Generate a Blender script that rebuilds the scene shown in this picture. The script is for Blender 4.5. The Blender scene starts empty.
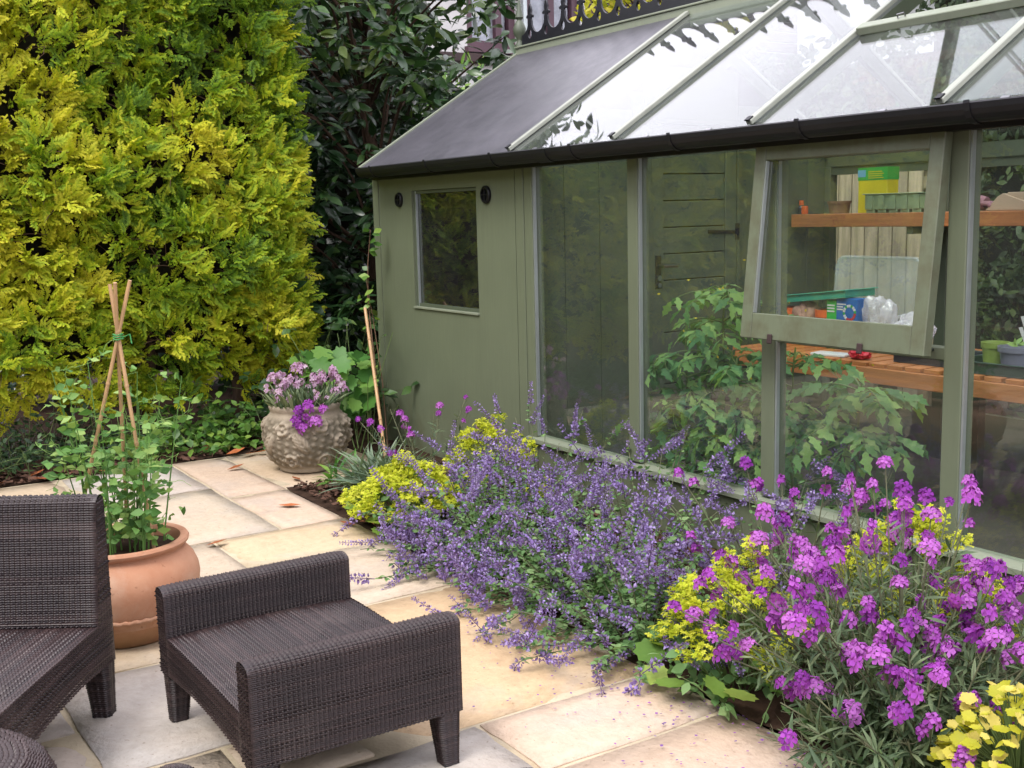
import bpy, bmesh, math, random
import numpy as np
from mathutils import Vector, Matrix
random.seed(11)
rng = np.random.default_rng(11)
sc = bpy.context.scene
COL = sc.collection
R = math.radians
PI = math.pi

# ------------------------------------------------------------------ camera
CAM = np.array((0.0, 0.0, 1.5))
cx = np.array((0.5459616, 0.8374456, -0.0247124))      # camera right
cy = np.array((-0.1116907, 0.1019850, 0.9884960))      # camera up
cz = np.array((0.8303319, -0.5369207, 0.1492148))      # camera backward
cd = bpy.data.cameras.new('camera'); cam = bpy.data.objects.new('camera', cd); COL.objects.link(cam)
cam.matrix_world = Matrix(((cx[0], cy[0], cz[0], CAM[0]), (cx[1], cy[1], cz[1], CAM[1]), (cx[2], cy[2], cz[2], CAM[2]), (0, 0, 0, 1)))
cd.sensor_width = 36; cd.lens = 36 * 1130 / 1024; cd.clip_start = .05; cd.clip_end = 500
sc.camera = cam

# ------------------------------------------------------------------ sky, sun, exposure
SUN_EL, SUN_AZ = R(56), R(158)       # azimuth clockwise from +Y
world = bpy.data.worlds.new('World'); sc.world = world; world.use_nodes = True
nt = world.node_tree; nt.nodes.clear()
def wn(t): return nt.nodes.new(t)
out = wn('ShaderNodeOutputWorld'); bg = wn('ShaderNodeBackground'); sky = wn('ShaderNodeTexSky')
sky.sky_type = 'NISHITA'; sky.sun_disc = False; sky.sun_elevation = SUN_EL; sky.sun_rotation = SUN_AZ
sky.air_density = 1.0; sky.dust_density = 2.0; sky.ozone_density = 1.0
tc = wn('ShaderNodeTexCoord'); nz = wn('ShaderNodeTexNoise'); rp = wn('ShaderNodeValToRGB'); mx = wn('ShaderNodeMixRGB')
nz.inputs['Scale'].default_value = 2.2; nz.inputs['Detail'].default_value = 6; nz.inputs['Roughness'].default_value = .55
rp.color_ramp.elements[0].position = .30; rp.color_ramp.elements[0].color = (.55, .55, .55, 1)
rp.color_ramp.elements[1].position = .58; rp.color_ramp.elements[1].color = (.97, .97, .97, 1)
mx.inputs[2].default_value = (13.4, 13.0, 14.4, 1)      # bright thin cloud
nt.links.new(tc.outputs['Generated'], nz.inputs['Vector']); nt.links.new(nz.outputs['Fac'], rp.inputs['Fac'])
nt.links.new(rp.outputs['Color'], mx.inputs[0]); nt.links.new(sky.outputs['Color'], mx.inputs[1])
nt.links.new(mx.outputs['Color'], bg.inputs['Color']); nt.links.new(bg.outputs['Background'], out.inputs['Surface'])
bg.inputs['Strength'].default_value = .10
sd = bpy.data.lights.new('sun', 'SUN'); sun = bpy.data.objects.new('sun', sd); COL.objects.link(sun)
sd.energy = 1.4; sd.angle = R(24); sd.color = (1.0, .965, .91)
sdir = Vector((math.sin(SUN_AZ) * math.cos(SUN_EL), math.cos(SUN_AZ) * math.cos(SUN_EL), math.sin(SUN_EL)))
sun.rotation_euler = sdir.to_track_quat('Z', 'Y').to_euler(); sun.location = (0, 0, 20)
sc.view_settings.view_transform = 'Standard'; sc.view_settings.look = 'None'
sc.view_settings.exposure = 1.2; sc.view_settings.gamma = 1; sc.view_settings.use_curve_mapping = False
sc.render.engine = 'CYCLES'
sc.cycles.max_bounces = 5; sc.cycles.transparent_max_bounces = 20; sc.cycles.glossy_bounces = 2; sc.cycles.diffuse_bounces = 2

# ------------------------------------------------------------------ materials
ALB = .64      # reference colours are picture values of well lit surfaces; this brings them to real base colours
def S(r, g, b):
    f = lambda c: (c / 255 / 12.92) if c / 255 <= .04045 else ((c / 255 + .055) / 1.055) ** 2.4
    return (f(r) * ALB, f(g) * ALB, f(b) * ALB)
def v4(c): return (c[0], c[1], c[2], 1)
class NT:
    def __init__(s, name):
        s.m = bpy.data.materials.new(name); s.m.use_nodes = True; s.t = s.m.node_tree; s.t.nodes.clear()
        s.o = s.n('ShaderNodeOutputMaterial')
    def n(s, t, **k):
        x = s.t.nodes.new(t)
        for a, b in k.items(): setattr(x, a, b)
        return x
    def l(s, a, b): s.t.links.new(a, b)
    def ramp(s, fac, stops):
        r = s.n('ShaderNodeValToRGB'); e = r.color_ramp.elements
        while len(e) < len(stops): e.new(.5)
        for i, (p, c) in enumerate(stops): e[i].position = p; e[i].color = v4(c)
        if fac is not None: s.l(fac, r.inputs['Fac'])
        return r.outputs['Color']
    def noise(s, vec, scale, detail=4, rough=.55, dist=0):
        x = s.n('ShaderNodeTexNoise'); x.inputs['Scale'].default_value = scale; x.inputs['Detail'].default_value = detail
        x.inputs['Roughness'].default_value = rough; x.inputs['Distortion'].default_value = dist
        if vec is not None: s.l(vec, x.inputs['Vector'])
        return x.outputs['Fac']
    def mix(s, fac, a, b, typ='MIX'):
        x = s.n('ShaderNodeMixRGB', blend_type=typ)
        for i, v in ((0, fac), (1, a), (2, b)):
            if isinstance(v, (int, float)): x.inputs[i].default_value = v
            elif isinstance(v, tuple): x.inputs[i].default_value = v4(v)
            else: s.l(v, x.inputs[i])
        return x.outputs['Color']
    def math(s, op, a, b=0.0):
        x = s.n('ShaderNodeMath', operation=op)
        for i, v in ((0, a), (1, b)):
            if isinstance(v, (int, float)): x.inputs[i].default_value = v
            else: s.l(v, x.inputs[i])
        return x.outputs[0]
    def bsdf(s, col, rough=.5, spec=.5, metal=0, bump=None, bstr=.3, bdist=.01, coat=0):
        b = s.n('ShaderNodeBsdfPrincipled')
        if isinstance(col, tuple): b.inputs['Base Color'].default_value = v4(col)
        else: s.l(col, b.inputs['Base Color'])
        if isinstance(rough, (int, float)): b.inputs['Roughness'].default_value = rough
        else: s.l(rough, b.inputs['Roughness'])
        b.inputs['Specular IOR Level'].default_value = spec; b.inputs['Metallic'].default_value = metal
        b.inputs['Coat Weight'].default_value = coat
        if bump is not None:
            q = s.n('ShaderNodeBump'); q.inputs['Strength'].default_value = bstr; q.inputs['Distance'].default_value = bdist
            s.l(bump, q.inputs['Height']); s.l(q.outputs['Normal'], b.inputs['Normal'])
        return b
    def done(s, b): s.l(b.outputs[0], s.o.inputs['Surface']); return s.m

def simple(name, c, rough=.5, var=.18, scale=6, bump=.0, bscale=60, spec=.5, metal=0, coat=0, orand=0, dirt=None, stretch=None):
    N = NT(name); t = N.n('ShaderNodeTexCoord').outputs['Object']
    if stretch:
        mp = N.n('ShaderNodeMapping'); mp.inputs['Scale'].default_value = stretch; N.l(t, mp.inputs['Vector']); t = mp.outputs['Vector']
    f = N.noise(t, scale, 5)
    lo = tuple(x * (1 - var) for x in c); hi = tuple(min(1, x * (1 + var)) for x in c)
    col = N.ramp(f, [(.3, lo), (.7, hi)])
    if dirt:
        g = N.noise(t, scale * .45, 7, .65); col = N.mix(N.math('MULTIPLY', N.ramp(g, [(.5, (0, 0, 0)), (.72, (1, 1, 1))]), .7), col, dirt)
    if orand:
        oi = N.n('ShaderNodeObjectInfo').outputs['Random']
        col = N.mix(1, col, N.ramp(oi, [(0, (1 - orand,) * 3), (1, (1 + orand * .3,) * 3)]), 'MULTIPLY')
    return N.done(N.bsdf(col, rough, spec, metal, N.noise(t, bscale, 5) if bump else None, bump, .006, coat))

def leafmat(name, stops, rough=.5, spec=.4, trans=.3, vein=0):
    """foliage: colour runs along the per-leaf 'tint' value, with light coming through the blade"""
    N = NT(name)
    a = N.n('ShaderNodeAttribute', attribute_name='tint').outputs['Fac']
    t = N.n('ShaderNodeTexCoord').outputs['Object']
    f = N.math('ADD', a, N.math('MULTIPLY', N.math('SUBTRACT', N.noise(t, 9, 3), .5), .25))
    col = N.ramp(f, stops)
    b = N.bsdf(col, rough, spec)
    tr = N.n('ShaderNodeBsdfTranslucent'); N.l(N.mix(1, col, (1.25, 1.3, .7), 'MULTIPLY'), tr.inputs['Color'])
    m = N.n('ShaderNodeMixShader'); m.inputs[0].default_value = trans
    N.l(b.outputs[0], m.inputs[1]); N.l(tr.outputs[0], m.inputs[2])
    return N.done(m)

def glassmat(name, tint=(.93, .96, .94), haze=0.0, ior=1.52, hcol=(.8, .82, .8)):
    N = NT(name)
    g = N.n('ShaderNodeNewGeometry').outputs['Backfacing']
    i = N.math('ADD', N.math('MULTIPLY', g, 1 / ior - ior), ior)
    fr = N.n('ShaderNodeFresnel'); N.l(i, fr.inputs['IOR'])
    tr = N.n('ShaderNodeBsdfTransparent'); tr.inputs['Color'].default_value = v4(tint)
    gl = N.n('ShaderNodeBsdfGlossy'); gl.inputs['Roughness'].default_value = .004
    m = N.n('ShaderNodeMixShader'); N.l(fr.outputs[0], m.inputs[0]); N.l(tr.outputs[0], m.inputs[1]); N.l(gl.outputs[0], m.inputs[2])
    if haze:
        t = N.n('ShaderNodeTexCoord').outputs['Object']
        d = N.n('ShaderNodeBsdfDiffuse'); d.inputs['Color'].default_value = v4(hcol)
        k = N.math('MULTIPLY', N.ramp(N.noise(t, 3, 7, .65), [(.35, (.35, .35, .35)), (.75, (1, 1, 1))]), haze)
        m2 = N.n('ShaderNodeMixShader'); N.l(k, m2.inputs[0]); N.l(m.outputs[0], m2.inputs[1]); N.l(d.outputs[0], m2.inputs[2]); m = m2
    return N.done(m)

M = {}
def paintmat(name, c, splash=True):
    N = NT(name); t = N.n('ShaderNodeTexCoord').outputs['Object']
    mp = N.n('ShaderNodeMapping'); mp.inputs['Scale'].default_value = (9, 9, .7); N.l(t, mp.inputs['Vector']); g = mp.outputs['Vector']
    lo = tuple(x * .93 for x in c); hi = tuple(x * 1.06 for x in c)
    col = N.ramp(N.noise(t, 2.2, 6, .6), [(.3, lo), (.7, hi)])
    col = N.mix(.5, col, N.ramp(N.noise(g, 6, 5, .6), [(.3, (.88, .88, .88)), (.7, (1.05, 1.05, 1.05))]), 'MULTIPLY')        # faint brush and grain lines
    streak = N.ramp(N.noise(g, 2.6, 6, .7), [(.58, (0, 0, 0)), (.78, (1, 1, 1))]); col = N.mix(N.math('MULTIPLY', streak, .28), col, S(104, 108, 82))   # rain streaks
    if splash:
        z = N.n('ShaderNodeSeparateXYZ'); N.l(t, z.inputs[0])
        m = N.math('MULTIPLY', N.ramp(z.outputs[2], [(.05, (1, 1, 1)), (.42, (0, 0, 0))]), N.ramp(N.noise(t, 9, 7, .7), [(.42, (0, 0, 0)), (.66, (1, 1, 1))]))
        col = N.mix(N.math('MULTIPLY', m, .55), col, S(92, 84, 58))                                   # soil splash and algae spots
    return N.done(N.bsdf(col, .44, .45, 0, N.noise(g, 14, 5), .12, .004))
M['paint'] = paintmat('sage_paint', S(120, 129, 104))
M['paint_pale'] = paintmat('sage_paint_pale', S(150, 158, 136), False)  # lighter sage for sills, trims, vent and ridge
M['barpaint'] = simple('grey_green_bar', S(172, 176, 162), .4, .08, 4, .08, 40, dirt=S(132, 134, 124))
M['paint_dark'] = simple('sage_paint_shaded', S(92, 102, 82), .5, .08, 3, .06, 40)  # darker copy of the sage paint, interior shade put into the colour
M['bead'] = simple('glazing_bead', S(196, 205, 205), .3, .08, 9, metal=.6)
M['black'] = simple('black_plastic', S(18, 18, 24), .5, .2, 6, .06, 30, dirt=S(32, 32, 36), spec=.35)
M['iron'] = simple('black_iron', S(26, 26, 34), .45, .2, 10, .1, 60)
def feltmat():
    N = NT('grey_roof_sheet'); t = N.n('ShaderNodeTexCoord').outputs['Object']
    mp = N.n('ShaderNodeMapping'); mp.inputs['Scale'].default_value = (7, .8, .8); N.l(t, mp.inputs['Vector']); g = mp.outputs['Vector']
    col = N.ramp(N.noise(t, 2.4, 7, .65), [(.3, S(72, 71, 78)), (.7, S(92, 90, 98))])
    st = N.ramp(N.noise(g, 2.2, 7, .7), [(.5, (0, 0, 0)), (.75, (1, 1, 1))]); col = N.mix(N.math('MULTIPLY', st, .35), col, S(116, 112, 116))      # run-off streaks
    sp = N.ramp(N.noise(t, 26, 6, .75), [(.60, (0, 0, 0)), (.72, (1, 1, 1))]); col = N.mix(N.math('MULTIPLY', sp, .4), col, S(96, 100, 84))          # specks of moss
    return N.done(N.bsdf(col, N.ramp(N.noise(t, 5, 6, .7), [(.3, (.3, .3, .3)), (.7, (.48, .48, .48))]), .55, 0, N.noise(t, 120, 4), .12, .004))
M['felt'] = feltmat()
M['glass'] = glassmat('window_glass', haze=.012, ior=1.6)
M['roofglass'] = glassmat('roof_glass', (.92, .95, .94), haze=.03, ior=1.53)
M['plastic_clear'] = glassmat('clear_plastic', (.84, .88, .86), haze=.3)
M['bag'] = glassmat('bag_plastic', (.9, .9, .92), haze=.55, hcol=(.85, .83, .87))
M['cedar'] = simple('orange_timber', S(205, 130, 72), .55, .2, 5, .15, 40, stretch=(1, 12, 12), orand=.15)
M['board'] = simple('weathered_board', S(206, 188, 156), .8, .3, 4, .3, 30, stretch=(8, 8, .8), orand=.28, dirt=S(128, 122, 92))
M['soil'] = simple('soil', S(66, 50, 40), .95, .4, 14, .8, 50, spec=.1)
M['bark'] = simple('bark', S(84, 66, 52), .9, .35, 10, .6, 40, stretch=(3, 3, 1), spec=.2)
M['chip'] = simple('bark_chip', S(104, 76, 62), .9, .3, 20, .3, 60, spec=.2)
M['deadleaf'] = simple('dry_leaf', S(196, 112, 62), .6, .25, 25, .2, 60, orand=.35)
M['concrete'] = simple('concrete', S(160, 150, 134), .9, .2, 5, .25, 60, dirt=S(116, 108, 96))
M['floor'] = simple('shaded_floor', S(104, 97, 88), .85, .25, 4, .25, 60, dirt=S(70, 62, 54))  # concrete coloured darker to stand for the dim greenhouse interior
M['mortar'] = simple('mortar', S(208, 192, 162), .92, .22, 6, .6, 90, dirt=S(168, 138, 98))
M['cane'] = simple('bamboo', S(216, 174, 124), .5, .2, 12, .1, 60, stretch=(3, 3, .6), orand=.15)
M['twine'] = simple('green_twine', S(60, 160, 80), .7, .1, 30)
M['darkgap'] = simple('wicker_core', S(26, 20, 22), .8, .1, 8, spec=.2)
M['white'] = simple('white_render', S(232, 230, 226), .8, .06, 3, .1, 40)
M['plum'] = simple('plum_window_frame', S(92, 58, 70), .5, .12, 6)
M['tile'] = simple('roof_tile', S(120, 76, 62), .8, .25, 4, .3, 20)
M['timberdk'] = simple('dark_stained_timber', S(64, 44, 42), .7, .2, 6, .2, 30)
M['steel'] = simple('steel', S(170, 170, 172), .3, .1, 20, metal=1)
M['stem'] = simple('green_stem', S(110, 134, 70), .6, .2, 14)
M['stemgrey'] = simple('grey_stem', S(120, 124, 92), .7, .2, 14)
M['woody'] = simple('woody_stem', S(120, 90, 66), .8, .25, 14, .3, 50)

def flagmat():
    N = NT('sandstone_flag'); t = N.n('ShaderNodeTexCoord').outputs['Object']
    r = N.n('ShaderNodeObjectInfo').outputs['Random']
    base = N.n('ShaderNodeObjectInfo').outputs['Color']
    off = N.n('ShaderNodeVectorMath', operation='ADD'); N.l(t, off.inputs[0])
    sv = N.n('ShaderNodeCombineXYZ'); N.l(N.math('MULTIPLY', r, 40), sv.inputs[0]); N.l(sv.outputs[0], off.inputs[1]); p = off.outputs[0]
    big = N.ramp(N.noise(p, 1.6, 6, .6, .6), [(.36, (0, 0, 0)), (.66, (1, 1, 1))])
    col = N.mix(N.math('MULTIPLY', big, .30), base, S(222, 186, 146))                    # warm iron banding
    bl = N.ramp(N.noise(p, 2.3, 5, .6, .3), [(.52, (0, 0, 0)), (.7, (1, 1, 1))])
    col = N.mix(N.math('MULTIPLY', bl, .5), col, S(196, 190, 182))                       # grey clouding
    fine = N.ramp(N.noise(p, 26, 6, .7), [(.25, (.84, .82, .80)), (.75, (1.06, 1.05, 1.05))])
    col = N.mix(1, col, fine, 'MULTIPLY')
    sp = N.ramp(N.noise(p, 55, 3, .6), [(.26, (.5, .44, .38)), (.36, (1, 1, 1))])
    col = N.mix(.8, col, sp, 'MULTIPLY')
    st = N.ramp(N.noise(p, 5, 6, .7), [(.30, (.74, .70, .66)), (.45, (1, 1, 1))])
    col = N.mix(.55, col, st, 'MULTIPLY')
    h = N.math('ADD', N.noise(p, 7, 6, .6, .3), N.math('MULTIPLY', N.noise(p, 60, 4), .35))
    return N.done(N.bsdf(col, .78, .3, 0, h, .7, .014))
M['flag'] = flagmat()

def wickermat(name='dark_wicker'):
    N = NT(name); t = N.n('ShaderNodeTexCoord').outputs['Object']
    a = N.n('ShaderNodeAttribute', attribute_name='tint').outputs['Fac']
    col = N.ramp(a, [(0, S(40, 29, 31)), (.5, S(53, 40, 41)), (1, S(76, 60, 59))])
    col = N.mix(1, col, N.ramp(N.noise(t, 7, 5), [(.3, (.75, .75, .75)), (.7, (1.2, 1.18, 1.15))]), 'MULTIPLY')
    dust = N.ramp(N.noise(t, 3.2, 6, .65), [(.55, (0, 0, 0)), (.75, (1, 1, 1))])
    col = N.mix(N.math('MULTIPLY', dust, .18), col, S(150, 136, 128))
    return N.done(N.bsdf(col, .42, .45))
M['wicker'] = wickermat()

def terramat():
    N = NT('terracotta'); t = N.n('ShaderNodeTexCoord').outputs['Object']
    col = N.ramp(N.noise(t, 5, 6, .6), [(.3, S(202, 142, 108)), (.7, S(224, 172, 138))])
    bloom = N.ramp(N.noise(t, 3.4, 7, .65, .5), [(.5, (0, 0, 0)), (.72, (1, 1, 1))])
    col = N.mix(N.math('MULTIPLY', bloom, .7), col, S(228, 198, 172))
    z = N.n('ShaderNodeSeparateXYZ'); N.l(t, z.inputs[0])
    foot_mask = N.math('MULTIPLY', N.ramp(z.outputs[2], [(.02, (1, 1, 1)), (.14, (0, 0, 0))]), N.ramp(N.noise(t, 6, 5), [(.3, (.3, .3, .3)), (.6, (1, 1, 1))]))
    col = N.mix(N.math('MULTIPLY', foot_mask, .75), col, S(132, 104, 62))                      # browner towards the foot
    sp = N.ramp(N.noise(t, 48, 3), [(.24, (.55, .5, .46)), (.34, (1, 1, 1))])
    col = N.mix(.7, col, sp, 'MULTIPLY')
    return N.done(N.bsdf(col, .82, .25, 0, N.noise(t, 45, 6), .25, .006))
M['terra'] = terramat()
def stonemat():
    N = NT('cast_stone'); t = N.n('ShaderNodeTexCoord').outputs['Object']
    col = N.ramp(N.noise(t, 9, 7, .65), [(.3, S(162, 148, 128)), (.7, S(198, 184, 162))])
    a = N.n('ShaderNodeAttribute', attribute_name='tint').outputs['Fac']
    col = N.mix(N.math('MULTIPLY', a, .55), col, S(86, 80, 62))                          # darker where the carving is low
    return N.done(N.bsdf(col, .92, .2, 0, N.noise(t, 70, 6), .5, .008))
M['stone'] = stonemat()

# foliage colours
G = leafmat
M['thuja'] = G('golden_conifer', [(0, S(70, 104, 32)), (.2, S(114, 156, 38)), (.42, S(170, 202, 46)), (.68, S(222, 230, 54)), (1, S(248, 238, 70))], .6, .3, .38)
M['hedgecore'] = simple('shade_core', S(40, 38, 26), .95, .5, 14, .8, 30, spec=.1)  # core colour darkened so the hedge gaps read as deep shade
M['laurel'] = G('laurel_leaf', [(0, S(30, 56, 34)), (.5, S(52, 84, 44)), (.8, S(84, 118, 58)), (1, S(122, 146, 70))], .28, .6, .14)
M['darkleaf'] = G('dark_hedge_leaf', [(0, S(44, 64, 34)), (.6, S(70, 92, 44)), (1, S(112, 128, 60))], .5, .4, .2)
M['ivy'] = G('ground_cover_leaf', [(0, S(60, 98, 46)), (.5, S(98, 146, 60)), (1, S(150, 184, 80))], .42, .45, .3)
M['darkfern'] = G('dark_low_leaf', [(0, S(36, 58, 38)), (.6, S(62, 92, 54)), (1, S(92, 122, 66))], .5, .4, .2)
M['bigleaf'] = G('broad_leaf', [(0, S(74, 130, 58)), (.6, S(110, 166, 74)), (1, S(150, 190, 90))], .5, .4, .35)
M['pea'] = G('pea_leaf', [(0, S(88, 140, 70)), (.5, S(126, 172, 88)), (1, S(174, 204, 112))], .55, .35, .3)
M['tomato'] = G('tomato_leaf', [(0, S(84, 136, 88)), (.5, S(120, 172, 106)), (1, S(166, 204, 118))], .6, .3, .35)
M['catleaf'] = G('catmint_leaf', [(0, S(92, 134, 80)), (.5, S(120, 160, 98)), (1, S(158, 188, 126))], .7, .25, .3)
M['catflower'] = G('catmint_flower', [(0, S(126, 94, 140)), (.3, S(160, 130, 202)), (.65, S(180, 156, 232)), (1, S(210, 190, 242))], .6, .3, .3)
M['eryleaf'] = G('wallflower_leaf', [(0, S(78, 102, 74)), (.5, S(108, 130, 94)), (1, S(152, 166, 122))], .6, .3, .25)
M['eryflower'] = G('wallflower_petal', [(0, S(88, 38, 104)), (.25, S(154, 60, 178)), (.6, S(190, 84, 208)), (1, S(216, 128, 228))], .6, .25, .35)
M['pinkflower'] = G('pale_pink_petal', [(0, S(176, 120, 168)), (.5, S(216, 168, 210)), (1, S(240, 214, 236))], .6, .25, .35)
M['alchemilla'] = G('lime_froth_flower', [(0, S(186, 206, 44)), (.5, S(222, 228, 62)), (1, S(240, 240, 90))], .7, .2, .35)
M['alchleaf'] = G('round_lime_leaf', [(0, S(100, 142, 62)), (.6, S(142, 176, 80)), (1, S(180, 200, 96))], .6, .3, .3)
M['heuchera'] = G('lime_gold_leaf', [(0, S(196, 196, 52)), (.5, S(228, 222, 76)), (1, S(244, 226, 120))], .55, .3, .35)
M['grassgrey'] = G('grey_blade', [(0, S(104, 128, 104)), (.5, S(136, 158, 130)), (1, S(174, 188, 158))], .6, .3, .25)
M['yellowtree'] = G('gold_tree_leaf', [(0, S(150, 170, 40)), (.5, S(206, 204, 60)), (1, S(240, 226, 100))], .6, .3, .4)
M['petal'] = G('small_petal', [(0, S(110, 84, 160)), (1, S(180, 110, 190))], .7, .2, .2)
M['yellowflower'] = G('small_yellow_flower', [(0, S(226, 196, 40)), (1, S(244, 222, 80))], .6, .3, .3)
# ------------------------------------------------------------------ helpers
def tag(o, label=None, cat=None, group=None, kind=None):
    if label: o['label'] = label
    if cat: o['category'] = cat
    if group: o['group'] = group
    if kind: o['kind'] = kind
    return o
def thing(name, loc, label, cat, group=None, rz=0.0):
    o = bpy.data.objects.new(name, None); COL.objects.link(o); o.location = loc; o.rotation_euler = (0, 0, rz)
    o.empty_display_size = .1
    return tag(o, label, cat, group)
def wloc(p):
    v = np.zeros(3)
    while p is not None: v = v + np.array(p.location); p = p.parent
    return v
def link(name, me, parent=None, loc=None):
    o = bpy.data.objects.new(name, me); COL.objects.link(o)
    if parent is not None: o.parent = parent
    if loc is not None: o.location = loc
    return o
def setattr_tint(me, tint):
    a = me.attributes.new('tint', 'FLOAT', 'POINT'); a.data.foreach_set('value', np.ascontiguousarray(tint, dtype=np.float32))
def bigmesh(name, V, F, mat, tint=None, smooth=False):
    """V (n,3), F (m,k) arrays, all faces with the same corner count"""
    V = np.ascontiguousarray(V, dtype=np.float32); F = np.ascontiguousarray(F, dtype=np.int32); k = F.shape[1]
    me = bpy.data.meshes.new(name); me.vertices.add(len(V)); me.vertices.foreach_set('co', V.ravel())
    me.loops.add(F.size); me.loops.foreach_set('vertex_index', F.ravel())
    me.polygons.add(len(F)); me.polygons.foreach_set('loop_start', np.arange(0, F.size, k, dtype=np.int32))
    try: me.polygons.foreach_set('loop_total', np.full(len(F), k, dtype=np.int32))
    except Exception: pass
    if smooth: me.polygons.foreach_set('use_smooth', np.ones(len(F), dtype=bool))
    me.update(calc_edges=True)
    if tint is not None: setattr_tint(me, tint)
    me.materials.append(mat)
    return me
def big(name, V, F, mat, parent=None, tint=None, smooth=False, world=True, kind=None):
    V = np.asarray(V, float)
    if parent is not None and world: V = V - wloc(parent)
    o = link(name, bigmesh(name, V, F, mat, tint, smooth), parent)
    if name in ('stems', 'tendrils', 'limbs', 'twigs', 'flowers', 'seed_pods'): o['kind'] = 'stuff'
    if kind: o['kind'] = kind
    return o
class MB:
    """collects boxes, tubes and lathes as one mesh"""
    def __init__(s): s.V = []; s.F = []
    def add(s, V, F):
        k = len(s.V); s.V += [tuple(v) for v in V]; s.F += [tuple(i + k for i in f) for f in F]; return s
    def box(s, a, b):
        x0, y0, z0 = a; x1, y1, z1 = b
        V = [(x0, y0, z0), (x1, y0, z0), (x1, y1, z0), (x0, y1, z0), (x0, y0, z1), (x1, y0, z1), (x1, y1, z1), (x0, y1, z1)]
        return s.add(V, [(0, 3, 2, 1), (4, 5, 6, 7), (0, 1, 5, 4), (1, 2, 6, 5), (2, 3, 7, 6), (3, 0, 4, 7)])
    def obox(s, o, u, v, w):
        """box from corner o along vectors u, v, w"""
        o, u, v, w = (np.array(q, float) for q in (o, u, v, w))
        V = [o, o + u, o + u + v, o + v, o + w, o + u + w, o + u + v + w, o + v + w]
        return s.add(V, [(0, 3, 2, 1), (4, 5, 6, 7), (0, 1, 5, 4), (1, 2, 6, 5), (2, 3, 7, 6), (3, 0, 4, 7)])
    def tube(s, pts, r, n=6, caps=True):
        pts = [np.array(p, float) for p in pts]
        rs = r if isinstance(r, (list, tuple, np.ndarray)) else [r] * len(pts)
        V = []; F = []
        for i, p in enumerate(pts):
            d = pts[min(i + 1, len(pts) - 1)] - pts[max(i - 1, 0)]; d = d / (np.linalg.norm(d) + 1e-9)
            a = np.cross(d, (0, 0, 1.) if abs(d[2]) < .95 else (1., 0, 0)); a /= np.linalg.norm(a); b = np.cross(d, a)
            for k in range(n):
                t = 2 * PI * k / n; V.append(p + rs[i] * (math.cos(t) * a + math.sin(t) * b))
        for i in range(len(pts) - 1):
            for k in range(n):
                k2 = (k + 1) % n; F.append((i * n + k, i * n + k2, (i + 1) * n + k2, (i + 1) * n + k))
        if caps: F += [tuple(range(n))[::-1], tuple((len(pts) - 1) * n + k for k in range(n))]
        return s.add(V, F)
    def lathe(s, prof, c=(0, 0, 0), n=48, cap0=True):
        V = []; F = []
        for r, z in prof:
            for k in range(n):
                t = 2 * PI * k / n; V.append((c[0] + r * math.cos(t), c[1] + r * math.sin(t), c[2] + z))
        for i in range(len(prof) - 1):
            for k in range(n):
                k2 = (k + 1) % n; F.append((i * n + k, i * n + k2, (i + 1) * n + k2, (i + 1) * n + k))
        if cap0: F.append(tuple(range(n))[::-1])
        if cap0 == 2: F.append(tuple((len(prof) - 1) * n + k for k in range(n)))
        return s.add(V, F)
    def extr(s, poly, a, b):
        """poly: list of (u, v); a: fn (u, v) -> point at the near side; b: far side"""
        n = len(poly); V = [a(*p) for p in poly] + [b(*p) for p in poly]
        return s.add(V, [tuple(range(n))[::-1], tuple(range(n, 2 * n))] + [(i, (i + 1) % n, n + (i + 1) % n, n + i) for i in range(n)])
    def build(s, name, mat, parent=None, world=True, bevel=0, smooth=False, kind=None):
        me = s.mesh(name, mat, wloc(parent) if (parent is not None and world) else None, bevel, smooth)
        o = link(name, me, parent)
        if kind: o['kind'] = kind
        return o
    def mesh(s, name, mat, off=None, bevel=0, smooth=False):
        V = np.array(s.V, float)
        if off is not None: V = V - off
        me = bpy.data.meshes.new(name); me.from_pydata([tuple(v) for v in V], [], s.F)
        bm = bmesh.new(); bm.from_mesh(me)
        bmesh.ops.recalc_face_normals(bm, faces=bm.faces)
        if bevel:
            es = [e for e in bm.edges if len(e.link_faces) == 2 and e.calc_face_angle(0) > .6]
            bmesh.ops.bevel(bm, geom=es, offset=bevel, segments=1, affect='EDGES', clamp_overlap=True)
        bm.to_mesh(me); bm.free()
        if smooth:
            me.polygons.foreach_set('use_smooth', np.ones(len(me.polygons), dtype=bool))
            try: me.set_sharp_from_angle(angle=R(42))
            except Exception: pass
        me.materials.append(mat)
        return me
def nrm(v): v = np.asarray(v, float); return v / (np.linalg.norm(v, axis=-1, keepdims=True) + 1e-9)
def frames(axis, hint):
    """(N,3,3) with columns side, axis, normal"""
    a = nrm(axis); h = np.asarray(hint, float); n = nrm(h - (h * a).sum(-1, keepdims=True) * a); s = np.cross(a, n)
    return np.stack([s, a, n], -1)
def instV(tv, tf, Ms, T, sc_=1.0, tint=None, ttint=None):
    """stamp a template many times into arrays"""
    N = len(T); sc_ = np.broadcast_to(np.asarray(sc_, float), (N,))
    V = np.einsum('nij,vj->nvi', Ms, tv) * sc_[:, None, None] + np.asarray(T)[:, None, :]
    F = tf[None] + (np.arange(N) * len(tv))[:, None, None]
    t = np.zeros((N, len(tv)))
    if tint is not None: t += np.asarray(tint)[:, None]
    if ttint is not None: t += ttint[None]
    return V.reshape(-1, 3), F.reshape(-1, tf.shape[1]), t.ravel()
def merge(parts):
    Vs, Fs, Ts = [], [], []; k = 0
    for V, F, T in parts: Vs.append(V); Fs.append(F + k); Ts.append(T); k += len(V)
    return np.concatenate(Vs), np.concatenate(Fs), np.concatenate(Ts)
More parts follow.
